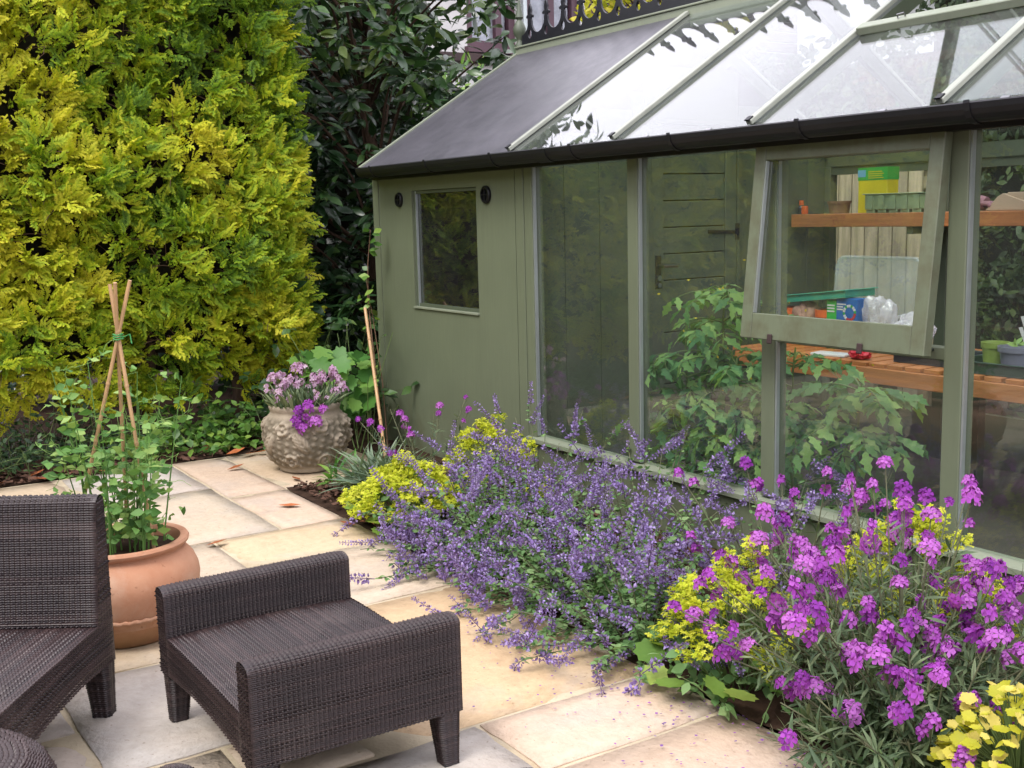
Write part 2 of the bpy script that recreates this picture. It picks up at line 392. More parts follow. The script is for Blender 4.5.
def leaf_t(w=.25, n=4, fold=.12, curl=.15, peak=.45, lobes=0, wav=0):
    """one leaf along +Y, blade facing +Z, triangles"""
    V = []; F = []
    for i in range(n + 1):
        t = i / n
        p = (t / peak) ** .8 if t < peak else ((1 - t) / (1 - peak)) ** .75
        ww = w * p * (1 + (lobes * (1 if i % 2 else -1) if 0 < i < n else 0))
        z = -curl * t * t + wav * math.sin(t * 9)
        V += [(0, t, z), (-ww, t, z + fold * ww / max(w, .01) * w), (ww, t, z + fold * ww / max(w, .01) * w)]
    for i in range(n):
        a, b = 3 * i, 3 * i + 3
        F += [(a, b, b + 1), (a, b + 1, a + 1), (a, a + 2, b + 2), (a, b + 2, b)]
    return np.array(V, float), np.array(F)
def fan_t(k=9, lob=.16, cup=.12, notch=.0):
    """round scalloped leaf, stalk at the origin, centre at y = .5"""
    V = [(0, .42, -cup)]; n = k * 2
    for i in range(n):
        a = -PI / 2 + 2 * PI * (i + .5) / n
        r = .5 * (1 + (lob if i % 2 else -lob)); V.append((r * math.cos(a), .5 + r * math.sin(a), 0))
    F = [(0, 1 + i, 1 + (i + 1) % n) for i in range(n)]
    return np.array(V, float), np.array(F)
def lobed_t(pts, cup=.05):
    V = [(0, .32, -cup)] + [(x, y, 0) for x, y in pts]; n = len(pts)
    return np.array(V, float), np.array([(0, 1 + i, 1 + (i + 1) % n) for i in range(n)])
def scatter(name, meshes, parent, Ms, T, scl, pick=None):
    """one object for each piece, sharing mesh data"""
    off = wloc(parent)
    for i in range(len(T)):
        me = meshes[(pick[i] if pick is not None else i) % len(meshes)]
        o = bpy.data.objects.new(name, me); COL.objects.link(o); o.parent = parent
        m = Matrix(((*Ms[i][0],), (*Ms[i][1],), (*Ms[i][2],))).to_4x4()
        o.matrix_basis = Matrix.Translation(Vector(T[i] - off)) @ m @ Matrix.Scale(float(scl[i]), 4)
def copy_tree(o, parent=None):
    c = o.copy(); COL.objects.link(c); c.parent = parent
    for ch in list(o.children): copy_tree(ch, c)
    return c
def rdirs(n, zmin=-1, zmax=1):
    z = rng.uniform(zmin, zmax, n); a = rng.uniform(0, 2 * PI, n); r = np.sqrt(np.maximum(0, 1 - z * z))
    return np.stack([r * np.cos(a), r * np.sin(a), z], -1)
def toward_cam(P): return nrm(CAM - np.asarray(P))
_gy = rng.uniform(-1, 1, (64, 64, 64))
def vnoise(P, s):
    """smooth value noise on points"""
    q = np.asarray(P, float) * s + 100; i = np.floor(q).astype(int); f = q - i; f = f * f * (3 - 2 * f); r = 0
    for a in (0, 1):
        for b in (0, 1):
            for c in (0, 1):
                w = (f[..., 0] if a else 1 - f[..., 0]) * (f[..., 1] if b else 1 - f[..., 1]) * (f[..., 2] if c else 1 - f[..., 2])
                r = r + w * _gy[(i[..., 0] + a) % 64, (i[..., 1] + b) % 64, (i[..., 2] + c) % 64]
    return r
def curve_pts(p0, d, L, droop, n=6):
    """an arching stem"""
    d = nrm(d); P = [np.array(p0, float)]; v = d.copy()
    for i in range(n):
        v = nrm(v + np.array((0, 0, -droop / n))); P.append(P[-1] + v * L / n)
    return P
def tubes_arr(curves, radii, n=4):
    """many tapered stems as arrays of quads"""
    Vs = []; Fs = []; k = 0
    for P, r in zip(curves, radii):
        P = np.asarray(P); m = len(P); D = nrm(np.gradient(P, axis=0))
        h = np.tile((.31, .17, .93), (m, 1)); h[np.abs((D * h).sum(1)) > .93] = (1, 0, 0)
        A = nrm(np.cross(D, h)); B = np.cross(D, A)
        rr = np.linspace(r[0], r[1], m)[:, None]
        for j in range(n):
            t = 2 * PI * j / n; Vs.append(P + rr * (math.cos(t) * A + math.sin(t) * B))
        for j in range(n):
            j2 = (j + 1) % n; i = np.arange(m - 1)
            Fs.append(np.stack([k + j * m + i, k + j2 * m + i, k + j2 * m + i + 1, k + j * m + i + 1], -1))
        k += n * m
    return np.concatenate(Vs), np.concatenate(Fs)
# ------------------------------------------------------------------ ground, patio, beds
tag(MB().box((-150, -150, -.30), (150, 150, -.05)).build('ground', M['soil']), kind='structure')
patio = tag(MB().box((-7.02, -2.62, -.12), (1.66, 2.296, -.008)).box((-7.02, 2.297, -.12), (-5.92, 3.06, -.008)).build('patio', M['mortar']), kind='structure')
WARM, CREAM, GREY, BUFF, PINK, ORANGE = S(226, 205, 170), S(224, 210, 188), S(210, 204, 195), S(223, 202, 173), S(228, 206, 184), S(230, 201, 160)
flags = [((-7.0, -5.93, 1.96, 2.30), PINK), ((-5.93, -5.14, 1.96, 2.30), PINK), ((-7.0, -5.93, 2.30, 3.05), BUFF),
    ((-7.0, -6.2, 1.30, 1.96), GREY), ((-6.2, -5.14, 1.30, 1.96), CREAM), ((-7.0, -5.9, .62, 1.30), BUFF), ((-5.9, -5.14, .62, 1.30), CREAM),
    ((-5.14, -4.65, 1.61, 2.30), WARM), ((-4.65, -3.9, 1.61, 2.30), CREAM), ((-5.14, -3.9, 1.29, 1.61), CREAM),
    ((-5.14, -4.4, .62, 1.29), CREAM), ((-4.4, -3.8, .62, 1.29), WARM), ((-3.8, -3.05, .62, 1.29), GREY),
    ((-3.9, -2.74, 1.29, 2.30), ORANGE), ((-3.05, -2.74, .945, 1.29), CREAM), ((-3.05, -2.38, .0, .945), CREAM), ((-2.74, -2.38, .945, 1.615), GREY),
    ((-2.74, -2.38, 1.615, 2.30), PINK), ((-2.38, -1.5, 1.4, 2.30), PINK),
    ((-3.4, -3.05, 0, .62), GREY), ((-4.1, -3.4, 0, .62), GREY), ((-5.14, -4.1, 0, .62), CREAM), ((-6.0, -5.14, 0, .62), BUFF), ((-7.0, -6.0, 0, .62), CREAM)]
pal = [WARM, CREAM, GREY, BUFF, PINK]
for y0, y1 in ((0, .7), (.7, 1.4)): flags.append(((-2.38, -1.5, y0, y1), random.choice(pal)))
for y0, y1 in ((0, .7), (.7, 1.4), (1.4, 2.30)):
    for x0, x1 in ((-1.5, -.7), (-.7, .2), (.2, 1.0), (1.0, 1.64)): flags.append(((x0, x1, y0, y1), random.choice(pal)))
yy = 0
for h in (.6, .6, .7, .7):
    x = -7.0
    while x < 1.6:
        w = random.choice((.6, .75, .9)); x1 = min(1.64, x + w)
        if 1.64 - x1 < .3: x1 = 1.64
        flags.append(((x, x1, yy - h, yy), random.choice(pal))); x = x1
    yy -= h
def flagstone(x0, x1, y0, y1, col):
    g = .0095; x0 += g; x1 -= g; y0 += g; y1 -= g; n = 7; V = []; F = []
    cxx, cyy = (x0 + x1) / 2, (y0 + y1) / 2; ph = random.random() * 50; tx, ty = random.uniform(-.0022, .0022), random.uniform(-.0022, .0022)
    for j in range(n):
        for i in range(n):
            u, v = i / (n - 1), j / (n - 1); x = x0 + (x1 - x0) * u; y = y0 + (y1 - y0) * v
            edge = i in (0, n - 1) or j in (0, n - 1)
            q = np.array((x * 3 + ph, y * 3, 0)); z = .004 * float(vnoise(q, 1.0)) + tx * (u - .5) * 2 + ty * (v - .5) * 2
            if edge:
                z -= .004 + .003 * random.random()
                if i in (0, n - 1): x += random.uniform(-.005, .004) * (1 if i else -1) * -1
                if j in (0, n - 1): y += random.uniform(-.005, .004) * (1 if j else -1) * -1
            V.append((x - cxx, y - cyy, z))
    for j in range(n - 1):
        for i in range(n - 1): a = j * n + i; F.append((a, a + 1, a + n + 1, a + n))
    rim = [i for i in range(n)] + [j * n + n - 1 for j in range(1, n)] + [(n - 1) * n + i for i in range(n - 2, -1, -1)] + [j * n for j in range(n - 2, 0, -1)]
    k = len(V); V += [(V[i][0], V[i][1], -.05) for i in rim]; m = len(rim)
    F += [(rim[(i + 1) % m], rim[i], k + i, k + (i + 1) % m) for i in range(m)]
    me = bpy.data.meshes.new('flagstone'); me.from_pydata(V, [], F); me.materials.append(M['flag'])
    me.polygons.foreach_set('use_smooth', [True] * ((n - 1) ** 2) + [False] * m)
    o = link('flagstone', me, patio, (cxx, cyy, 0)); j = random.uniform(.93, 1.05); o.color = (col[0] * j, col[1] * j, col[2] * j, 1)
for (x0, x1, y0, y1), c in flags: flagstone(x0, x1, y0, y1, c)

def soil_sheet(name, x0, x1, y0, y1, z, amp, mat, res=.06):
    nx, ny = int((x1 - x0) / res) + 1, int((y1 - y0) / res) + 1
    gx, gy = np.meshgrid(np.linspace(x0, x1, nx), np.linspace(y0, y1, ny)); P = np.stack([gx.ravel(), gy.ravel(), np.zeros(nx * ny)], -1)
    P[:, 2] = z + amp * vnoise(P, 3) + amp * .6 * vnoise(P, 11); i, j = np.meshgrid(np.arange(nx - 1), np.arange(ny - 1)); a = (j * nx + i).ravel()
    return tag(big(name, P, np.stack([a, a + 1, a + nx + 1, a + nx], -1), mat, smooth=True), kind='structure')
soil_sheet('flower_bed', -5.91, 1.64, 2.290, 3.39, .0, .014, M['soil'])
soil_sheet('border_soil', -10.5, -7.03, -4.2, 7.5, -.01, .025, M['soil'], .12)
soil_sheet('corner_soil', -7.03, -5.93, 3.07, 3.39, -.01, .02, M['soil'])
# bark mulch
def chips(name, x0, x1, y0, y1, n, z=.012, s=(.008, .022)):
    T = np.stack([rng.uniform(x0, x1, n), rng.uniform(y0, y1, n), np.full(n, z) + rng.uniform(0, .015, n)], -1)
    tv = np.array([(-.5, -1, -.1), (.5, -.8, .12), (.35, 1, -.08), (-.4, .8, .14), (0, 0, .3)]); tf = np.array([(0, 1, 4), (1, 2, 4), (2, 3, 4), (3, 0, 4)])
    V, F, t = instV(tv, tf, frames(rdirs(n, -.3, .3), rdirs(n, .4, 1)), T, rng.uniform(*s, n), rng.uniform(0, 1, n))
    return big(name, V, F, M['chip'], tint=t)
tag(chips('bark_mulch', -5.9, -3.2, 2.33, 3.3, 5200), 'brown bark mulch covering the bed beside the stone pot', 'mulch', kind='stuff')
tag(chips('leaf_litter', -7.6, -7.03, .2, 3.3, 1800, .005, (.01, .03)), 'brown leaf litter along the foot of the hedge', 'litter', kind='stuff')

# ------------------------------------------------------------------ greenhouse
YF, XL, XP = 3.38, -6.84, -5.03
BAY = .87; POSTS = [XP + BAY * i for i in range(7)]; XR = POSTS[-1]
YB = 5.74; EZ = 1.74
RE = np.array((3.29, 1.825)); RR = np.array((4.53, 2.602)); RV = (RR - RE) / np.linalg.norm(RR - RE); RN = np.array((-RV[1], RV[0]))   # roof slope in (Y, Z)
RL = np.linalg.norm(RR - RE)
gh = thing('greenhouse', ((XL + XR) / 2, (YF + YB) / 2, 0), 'sage green timber greenhouse with shed end, glass roof and black cresting', 'greenhouse')
def part(name, mb, mat, bevel=.003, parent=None, **k): return mb.build(name, mat, parent or gh, bevel=bevel, **k)
def B(a, b): return MB().box(a, b)
# floor and base
part('floor_slab', B((XL + .05, YF + .09, -.05), (XR, YB, .0)), M['floor'], 0)
part('inner_kerb', B((XP + .08, 3.98, .002), (XR - .05, 4.06, .05)), M['concrete'], .008)
part('inner_bed', B((XP + .08, YF + .10, .003), (XR - .05, 3.975, .03)), M['soil'], 0)
# shed front wall with its window opening
WX0, WX1, WZ0, WZ1 = -6.33, -5.555, .935, 1.655
w = MB()
w.box((XL, YF, 0), (WX0, YF + .05, EZ)).box((WX1, YF, 0), (-5.155, YF + .05, EZ)).box((WX0, YF, 0), (WX1, YF + .05, WZ0)).box((WX0, YF, WZ1), (WX1, YF + .05, EZ))
part('wall', w, M['paint'], 0)
part('wall_board', B((-5.150, YF - .002, 0), (XP - .042, YF + .05, EZ)), M['paint'])
part('corner_board', B((XL - .02, YF - .006, 0), (XL + .06, YF - .0005, EZ)), M['paint'], 0)
win = part('window', MB().box((WX0 + .002, YF + .012, WZ0 + .002), (WX0 + .028, YF + .045, WZ1 - .002)).box((WX1 - .02, YF + .012, WZ0 + .002), (WX1 - .002, YF + .045, WZ1 - .002))
    .box((WX0 + .028, YF + .012, WZ0 + .002), (WX1 - .02, YF + .045, WZ0 + .02)).box((WX0 + .028, YF + .012, WZ1 - .02), (WX1 - .02, YF + .045, WZ1 - .002)), M['paint_dark'], 0)
win['label'] = 'dark fixed window pane in the shed wall'
part('pane', B((WX0 + .029, YF + .026, WZ0 + .021), (WX1 - .021, YF + .030, WZ1 - .021)), M['glass'], 0, win)
part('bead', B((WX0 + .028, YF + .010, WZ0 + .004), (WX0 + .036, YF + .024, WZ1 - .004)), M['bead'], 0, win)
part('sill', B((WX0 - .004, YF - .012, WZ0 - .012), (WX1 + .004, YF + .03, WZ0 + .0015)), M['paint_pale'], .002, win)
def rot_disc(x, z, r):
    cap = MB(); prof = [(r, 0), (r, .012), (r * .9, .018), (r * .72, .018), (r * .70, .006), (0.001, .006)]
    n = 24; V = []; F = []
    for q, d in prof:
        for k in range(n): t = 2 * PI * k / n; V.append((x + q * math.cos(t), YF - .0015 - d, z + q * 1.06 * math.sin(t)))
    for i in range(len(prof) - 1):
        for k in range(n): k2 = (k + 1) % n; F.append((i * n + k, i * n + k2, (i + 1) * n + k2, (i + 1) * n + k))
    cap.add(V, F)
    cap.box((x - .003, YF - .018, z - r * .72), (x + .003, YF - .009, z + r * .72)).box((x - r * .7, YF - .0175, z - .003), (x + r * .7, YF - .0095, z + .003))
    part('vent_cap', cap, M['black'], 0)
rot_disc(-6.485, 1.603, .043); rot_disc(-5.437, 1.607, .047)
# side and back walls of the shed end, eaves beams
part('end_wall', MB().extr([(YF + .05, 0), (YB - .05, 0), (YB - .05, EZ), (RR[0], RR[1] - .06), (YF + .05, EZ)], lambda y, z: (XL + .001, y, z), lambda y, z: (XL + .05, y, z)), M['timberdk'], 0)  # dark timber colour paints in the gloom behind the shed window
part('back_wall', B((XL, YB - .049, 0), (XP - .03, YB, EZ)), M['timberdk'], 0)
part('eaves_beam', B((XL, YF - .0005, EZ + .0005), (XR, YF + .07, EZ + .062)), M['paint_dark'], 0)  # dark paint carries the shade under the gutter
part('eaves_beam', B((XL, YB - .07, EZ + .001), (XR, YB, EZ + .085)), M['paint_dark'], 0)
# front: base boards, sill, posts, panes
for i in range(6):
    x0, x1 = POSTS[i] + .037, POSTS[i + 1] - .037
    for k in range(2):
        a, b = x0 + (x1 - x0) * k / 2, x0 + (x1 - x0) * (k + 1) / 2
        part('base_board', B((a + .001, YF + .006, 0), (b - .001, YF + .045, .262)), M['paint'])
part('sill', MB().extr([(YF - .022, .265), (YF + .06, .265), (YF + .06, .302), (YF - .022, .290)], lambda y, z: (XP - .04, y, z), lambda y, z: (XR, y, z)), M['paint_pale'], .002)
for i, x in enumerate(POSTS):
    part('post', B((x - .037, YF, .303 if i else 0), (x + .037, YF + .072, EZ)), M['paint'])
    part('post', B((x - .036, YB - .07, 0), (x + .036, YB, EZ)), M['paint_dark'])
    if i: part('post_foot', B((x - .037, YF + .002, 0), (x + .037, YF + .05, .2635)), M['paint'])
    if i < 6:
        part('glazing_bead', B((x + .0375, YF + .006, .304), (x + .0455, YF + .024, EZ - .002)), M['bead'], 0)
        if i != 2:
            part('pane', B((x + .039, YF + .026, .303), (x + BAY - .039, YF + .030, EZ - .001)), M['glass'], 0)
        part('back_pane', B((x + .039, YB - .030, .303), (x + BAY - .039, YB - .026, EZ - .05)), M['glass'], 0)
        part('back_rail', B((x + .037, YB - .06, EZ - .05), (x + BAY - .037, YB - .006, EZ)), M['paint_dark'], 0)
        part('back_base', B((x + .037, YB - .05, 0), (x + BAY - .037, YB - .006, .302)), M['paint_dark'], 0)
# bay with the opening awning window
ax0, ax1 = POSTS[2] + .038, POSTS[3] - .038
part('transom', B((ax0, YF + .008, .955), (ax1, YF + .06, 1.0)), M['paint'])
part('pane', B((ax0 + .001, YF + .026, .303), (ax1 - .001, YF + .030, .954)), M['glass'], 0)
aw = thing('awning_window', (0, 0, 0), None, None); aw.parent = gh; aw.location = Vector((-2.878, YF - .028, 1.738)) - gh.location
aw.rotation_euler = (R(-6.3), 0, 0)                                   # bottom swings out towards the patio
aw['label'] = 'awning window propped open at the bottom'
hw, hh = .438, .762
def ap(name, a, b, mat, bev=.003): return B(a, b).build(name, mat, aw, world=False, bevel=bev)
ap('stile', (-hw, -.022, -hh), (-hw + .058, .022, 0), M['paint']); ap('stile', (hw - .058, -.022, -hh), (hw, .022, 0), M['paint'])
ap('rail', (-hw + .0585, -.021, -.058), (hw - .0585, .021, 0), M['paint']); ap('rail', (-hw + .0585, -.021, -hh), (hw - .0585, .021, -hh + .102), M['paint'])
ap('pane', (-hw + .058, -.002, -hh + .102), (hw - .058, .002, -.058), M['glass'], 0)
ap('glazing_bead', (-hw + .0583, -.018, -hh + .104), (-hw + .065, -.003, -.06), M['bead'], 0)
for x in (-.27, .17): ap('clip', (x - .012, -.032, -hh - .014), (x + .012, -.0225, -hh + .024), M['timberdk'])
part('stay_bar', MB().tube([(-3.29 + .08, YF - .095, 1.0), (-3.29 + .09, YF + .05, .985)], .006, 6), M['steel'], 0)
part('stay_bar', MB().tube([(-2.42 - .08, YF - .095, 1.0), (-2.42 - .09, YF + .05, .985)], .006, 6), M['steel'], 0)
# gutter with brackets
gp = []
for k in range(11):
    t = PI + PI * k / 10; gp.append((3.256 + .060 * math.cos(t), 1.808 + .060 * math.sin(t)))
gp = gp + [(y + (3.256 - y) * .1, z + .005) for y, z in gp[::-1]]
part('gutter', MB().extr(gp, lambda y, z: (XL + .10, y, z), lambda y, z: (XR + .1, y, z)), M['black'], 0)
part('fascia', B((XL + .06, 3.325, 1.735), (XR + .08, YF - .008, 1.805)), M['black'], 0)  # black puts the gutter's shade into the fascia colour
for x in (XL + .102, XR + .098): part('gutter_cap', MB().extr(gp[:11], lambda y, z: (x - .003, y, z), lambda y, z: (x + .003, y, z)), M['black'], 0)
xb = XL + .3
while xb < XR:
    q = [(3.256 + .0635 * math.cos(PI + PI * k / 8), 1.808 + .0645 * math.sin(PI + PI * k / 8)) for k in range(9)]
    part('gutter_bracket', MB().extr(q + [(y * .985 + 3.256 * .015, z + .01) for y, z in q[::-1]], lambda y, z: (xb, y, z), lambda y, z: (xb + .022, y, z)), M['black'], 0)
    xb += .71
part('gutter_joint', MB().extr([(3.256 + .0632 * math.cos(PI + PI * k / 10), 1.808 + .064 * math.sin(PI + PI * k / 10)) for k in range(11)], lambda y, z: (-4.72, y, z), lambda y, z: (-4.60, y, z)), M['black'], 0)
# roof
def rp3(x, s, h=0.0, back=False):
    y, z = RE + RV * s + RN * h
    return (x, 2 * RR[0] - y if back else y, z)
def rbox(x0, x1, s0, s1, h0, h1, back=False):
    mb = MB(); V = [rp3(x, s, h, back) for h in (h0, h1) for x, s in ((x0, s0), (x1, s0), (x1, s1), (x0, s1))]
    return mb.add(V, [(0, 3, 2, 1), (4, 5, 6, 7), (0, 1, 5, 4), (1, 2, 6, 5), (2, 3, 7, 6), (3, 0, 4, 7)])
XV = -6.80
part('roof_sheet', rbox(XV, XP - .02, -.02, RL, -.03, .006), M['felt'], .002)
part('roof_sheet', rbox(XV, XP - .02, -.02, RL, -.03, .006, True), M['felt'], .002)
part('verge_trim', rbox(XV - .022, XV - .001, -.03, RL + .01, -.05, .016), M['paint_pale'], .002)
part('verge_trim', rbox(XV - .022, XV - .001, -.03, RL + .01, -.05, .016, True), M['paint_pale'], .002)
VS = .70                                                   # where the opening vents start up the slope
for i, x in enumerate(POSTS):
    for bk in (False, True):
        part('glazing_bar', rbox(x - .015, x + .015, -.02, RL - .02, .007, .028, bk), M['barpaint'], .003)
        part('rafter', rbox(x - .018, x + .018, .02, RL - .02, -.07, -.005, bk), M['paint_dark'], 0)
        part('bar_cap', rbox(x - .012, x + .012, -.026, .004, .0285, .034, bk), M['black'], 0)
        if i < 6:
            vent = (not bk) and i == 2
            part('roof_pane', rbox(x + .012, x + BAY - .012, -.03, VS if vent else RL - .01, .0, .004, bk), M['roofglass'], 0)
            for xx in (.22, .62): part('pane_clip', rbox(x + xx, x + xx + .03, -.036, -.012, .0045, .009, bk), M['steel'], 0)
            if vent:
                part('vent_rail', rbox(x + .022, x + BAY - .022, VS - .02, VS + .03, .006, .04), M['paint_pale'], .003)
# raised roof vent, hinged at the ridge
vx0, vx1 = POSTS[2] + .03, POSTS[3] - .03
rv = thing('roof_vent', (0, 0, 0), None, None); rv.parent = gh; rv.location = Vector((-3.29 + BAY / 2, RR[0] - .03, RR[1] + .02)) - gh.location
rv.rotation_euler = (math.atan2(RV[1], RV[0]) - R(42), 0, 0)
rv['label'] = 'roof vent propped open at the ridge'
vw, vl = (vx1 - vx0) / 2, RL - VS - .02
def vp(name, a, b, mat, bev=.003): return B(a, b).build(name, mat, rv, world=False, bevel=bev)
vp('stile', (-vw, -vl, -.02), (-vw + .05, 0, .02), M['paint_pale']); vp('stile', (vw - .05, -vl, -.02), (vw, 0, .02), M['paint_pale'])
vp('rail', (-vw + .0505, -vl, -.019), (vw - .0505, -vl + .07, .019), M['paint_pale']); vp('rail', (-vw + .0505, -.05, -.019), (vw - .0505, 0, .019), M['paint_pale'])
vp('pane', (-vw + .05, -vl + .07, -.002), (vw - .05, -.05, .002), M['roofglass'], 0)
o0 = np.array(rp3(-3.29 + .53, VS + .03, .02)); ang = rv.rotation_euler[0]
o1 = np.array((-3.29 + .53, RR[0] - .03 - math.cos(ang) * (vl - .1), RR[1] + .02 - math.sin(ang) * (vl - .1)))
for dx in (-.014, .014): part('vent_stay', MB().tube([o0 + (dx, 0, 0), o1 + (dx, 0, 0)], .007, 6), M['steel'], 0)
part('vent_latch', MB().tube([rp3(-3.29 + .22, VS + .005, .041), rp3(-3.29 + .22, VS + .005, .055), rp3(-3.29 + .25, VS + .01, .056), rp3(-3.29 + .25, VS + .012, .041)], .004, 6), M['steel'], 0)
# ridge board, cresting, finial
part('ridge_board', MB().box((XV - .02, RR[0] - .022, RR[1] - .08), (XR, RR[0] + .022, RR[1] + .035)), M['paint_pale'])
part('ridge_cap', MB().box((XV - .02, RR[0] - .032, RR[1] + .0355), (XR, RR[0] + .032, RR[1] + .048)), M['paint_pale'])
def crest_mesh(wd=.195, th=.007):
    cu = bpy.data.curves.new('cresting', 'CURVE'); cu.dimensions = '2D'; cu.fill_mode = 'BOTH'; cu.extrude = th
    def spl(pts):
        s = cu.splines.new('POLY'); s.points.add(len(pts) - 1); s.use_cyclic_u = True
        for i, (x, y) in enumerate(pts): s.points[i].co = (x, y, 0, 1)
    h = wd / 2; P = [(-h, 0), (h, 0)]
    for k in range(15):                                                      # open scallop to the right of the spike
        t = R(-8) - R(82) * k / 14; P.append((h - (h - .012) * 0 - (h - .014) / 1.0 * (1 - math.cos(0)) + 0, 0) if False else (h - (h - .019) * math.sin(PI / 2 * k / 14), .072 + .090 * (1 - math.cos(PI / 2 * k / 14))))
    sp = [(.017, .164), (.014, .178), (.034, .176), (.040, .190), (.022, .200), (.013, .198), (.020, .222), (.010, .250), (0, .272)]
    P += sp + [(-x, y) for x, y in sp[::-1][1:]]
    for k in range(14, -1, -1): P.append((-h + (h - .019) * math.sin(PI / 2 * k / 14), .072 + .090 * (1 - math.cos(PI / 2 * k / 14))))
    spl(P)
    spl([(.021 * math.cos(2 * PI * k / 14), .070 + .030 * math.sin(2 * PI * k / 14)) for k in range(14)])
    ob = bpy.data.objects.new('tmp', cu); COL.objects.link(ob)
    me = bpy.data.meshes.new_from_object(ob.evaluated_get(bpy.context.evaluated_depsgraph_get()))
    bpy.data.objects.remove(ob); bpy.data.curves.remove(cu); me.materials.clear(); me.materials.append(M['iron']); me.name = 'cresting'
    return me
cm = crest_mesh()
for k in range(26):
    o = link('cresting', cm, gh); o.location = Vector((XV + .14 + .195 * k, RR[0], RR[1] + .046)) - gh.location; o.rotation_euler = (PI / 2, 0, 0)
part('finial', MB().lathe([(.03, 0), (.034, .03), (.02, .05), (.02, .07), (.042, .10), (.046, .14), (.03, .18), (.016, .20), (.03, .215), (.024, .24), (.012, .30), (.004, .36)], (XV + .005, RR[0], RR[1] + .03), 14), M['paint_dark'], 0, smooth=True)
# partition with the inner door
dy0, dy1, dzt = 4.22, 4.88, 1.98
pl = [3.46, 3.62, 3.86, 4.10, dy0 - .03]
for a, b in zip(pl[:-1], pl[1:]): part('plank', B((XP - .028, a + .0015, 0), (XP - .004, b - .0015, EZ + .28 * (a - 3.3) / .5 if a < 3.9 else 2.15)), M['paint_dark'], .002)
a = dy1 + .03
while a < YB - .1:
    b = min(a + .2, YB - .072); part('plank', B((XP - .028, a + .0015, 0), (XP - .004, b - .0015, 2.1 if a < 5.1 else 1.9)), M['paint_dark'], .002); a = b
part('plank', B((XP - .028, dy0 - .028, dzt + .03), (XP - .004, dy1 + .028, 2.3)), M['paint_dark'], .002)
part('door_frame', MB().box((XP - .03, dy0 - .028, 0), (XP + .018, dy0 - .003, dzt + .028)).box((XP - .03, dy1 + .003, 0), (XP + .018, dy1 + .028, dzt + .028)).box((XP - .0295, dy0 - .003, dzt + .003), (XP + .0175, dy1 + .003, dzt + .027)), M['paint_dark'], 0)
dr = thing('door', (0, 0, 0), None, None); dr.parent = gh; dr.location = Vector((XP, dy0, 0)) - gh.location; dr['label'] = 'boarded inner door with steel handle and strap hinge'
z = .03
while z < dzt - .02:
    z1 = min(z + .152, dzt); part('plank', B((XP - .012, dy0 + .09, z + .0035), (XP + .006, dy1 - .09, z1 - .0035)), M['paint_dark'], .002, dr); z = z1
for a, b in ((dy0, dy0 + .088), (dy1 - .088, dy1)): part('stile', B((XP - .014, a, .03), (XP + .013, b, dzt)), M['paint_dark'], .002, dr)
hz = 1.14
part('lock_plate', B((XP + .0135, dy0 + .022, hz - .09), (XP + .019, dy0 + .066, hz + .10)), M['black'], .002, dr)
part('handle', MB().tube([(XP + .02, dy0 + .044, hz + .04), (XP + .06, dy0 + .044, hz + .04), (XP + .062, dy0 + .15, hz + .037)], .009, 8), M['steel'], 0, dr)
part('keyhole', MB().tube([(XP + .019, dy0 + .044, hz - .03), (XP + .03, dy0 + .044, hz - .03)], .017, 10), M['steel'], 0, dr)
part('keyhole', MB().tube([(XP + .019, dy0 + .044, hz - .07), (XP + .03, dy0 + .044, hz - .07)], .015, 10), M['steel'], 0, dr)
for z in (1.36, .35):
    part('hinge', MB().obox((XP + .0135, dy1 - .01, z - .014), (.005, 0, 0), (0, -.22, .008), (0, 0, .022)).box((XP + .0135, dy1 - .012, z - .05), (XP + .022, dy1 + .02, z + .05)), M['black'], .002, dr)
# high shelf on the back wall
sh = part('shelf', B((XP + .01, 5.35, 1.372), (XR - .1, 5.378, 1.45)), M['cedar'], .003); sh['label'] = 'orange timber shelf along the back glass'
for y in (5.385, 5.475, 5.565, 5.655): part('slat', B((XP + .012, y, 1.43), (XR - .1, y + .075, 1.449)), M['cedar'], .002, sh)
for x in POSTS[1:6]: part('bracket', B((x - .02, 5.38, 1.33), (x + .02, YB - .072, 1.371)), M['paint_dark'], .002, sh)

# slatted staging bench
bench = thing('staging_bench', (-3.2, 4.88, 0), 'orange slatted staging bench inside the greenhouse', 'bench')
part('front_rail', B((-4.60, 4.44, .635), (-.2, 4.47, .712)), M['cedar'], .003, bench)
part('back_rail', B((-4.60, 5.25, .635), (-.2, 5.28, .712)), M['cedar'], .003, bench)
x = -4.6
while x < -1.0:
    part('slat', B((x, 4.45, .7125), (x + .085, 5.275, .733)), M['cedar'], .002, bench); x += .105
for x in (-4.55, -3.62, -2.62, -1.5):
    for y in (4.475, 5.19): part('leg', B((x, y, 0), (x + .07, y + .06, .711)), M['paint_dark'], .002, bench)

# ------------------------------------------------------------------ boarded fence behind the greenhouse
fence = thing('board_fence', (-6.0, 6.66, 0), 'weathered vertical board fence behind the greenhouse glass', 'fence')
x = -8.2
while x < -5.05:
    x1 = x + .122; mb = MB()
    mb.add([(x, 6.64, 0), (x1 - .019, 6.650, 0), (x1 - .019, 6.663, 0), (x, 6.663, 0), (x, 6.64, 2.05), (x1 - .019, 6.650, 2.05), (x1 - .019, 6.663, 2.05), (x, 6.663, 2.05)],
           [(0, 3, 2, 1), (4, 5, 6, 7), (0, 1, 5, 4), (1, 2, 6, 5), (2, 3, 7, 6), (3, 0, 4, 7)])
    part('board', mb, M['board'], 0, fence); x = x1
for z in (.35, 1.6): part('rail', B((-8.2, 6.666, z), (-5.02, 6.72, z + .08)), M['board'], 0, fence)
for x in (-8.2, -6.5, -5.06): part('fence_post', B((x - .05, 6.725, 0), (x + .05, 6.82, 2.1)), M['board'], 0, fence)

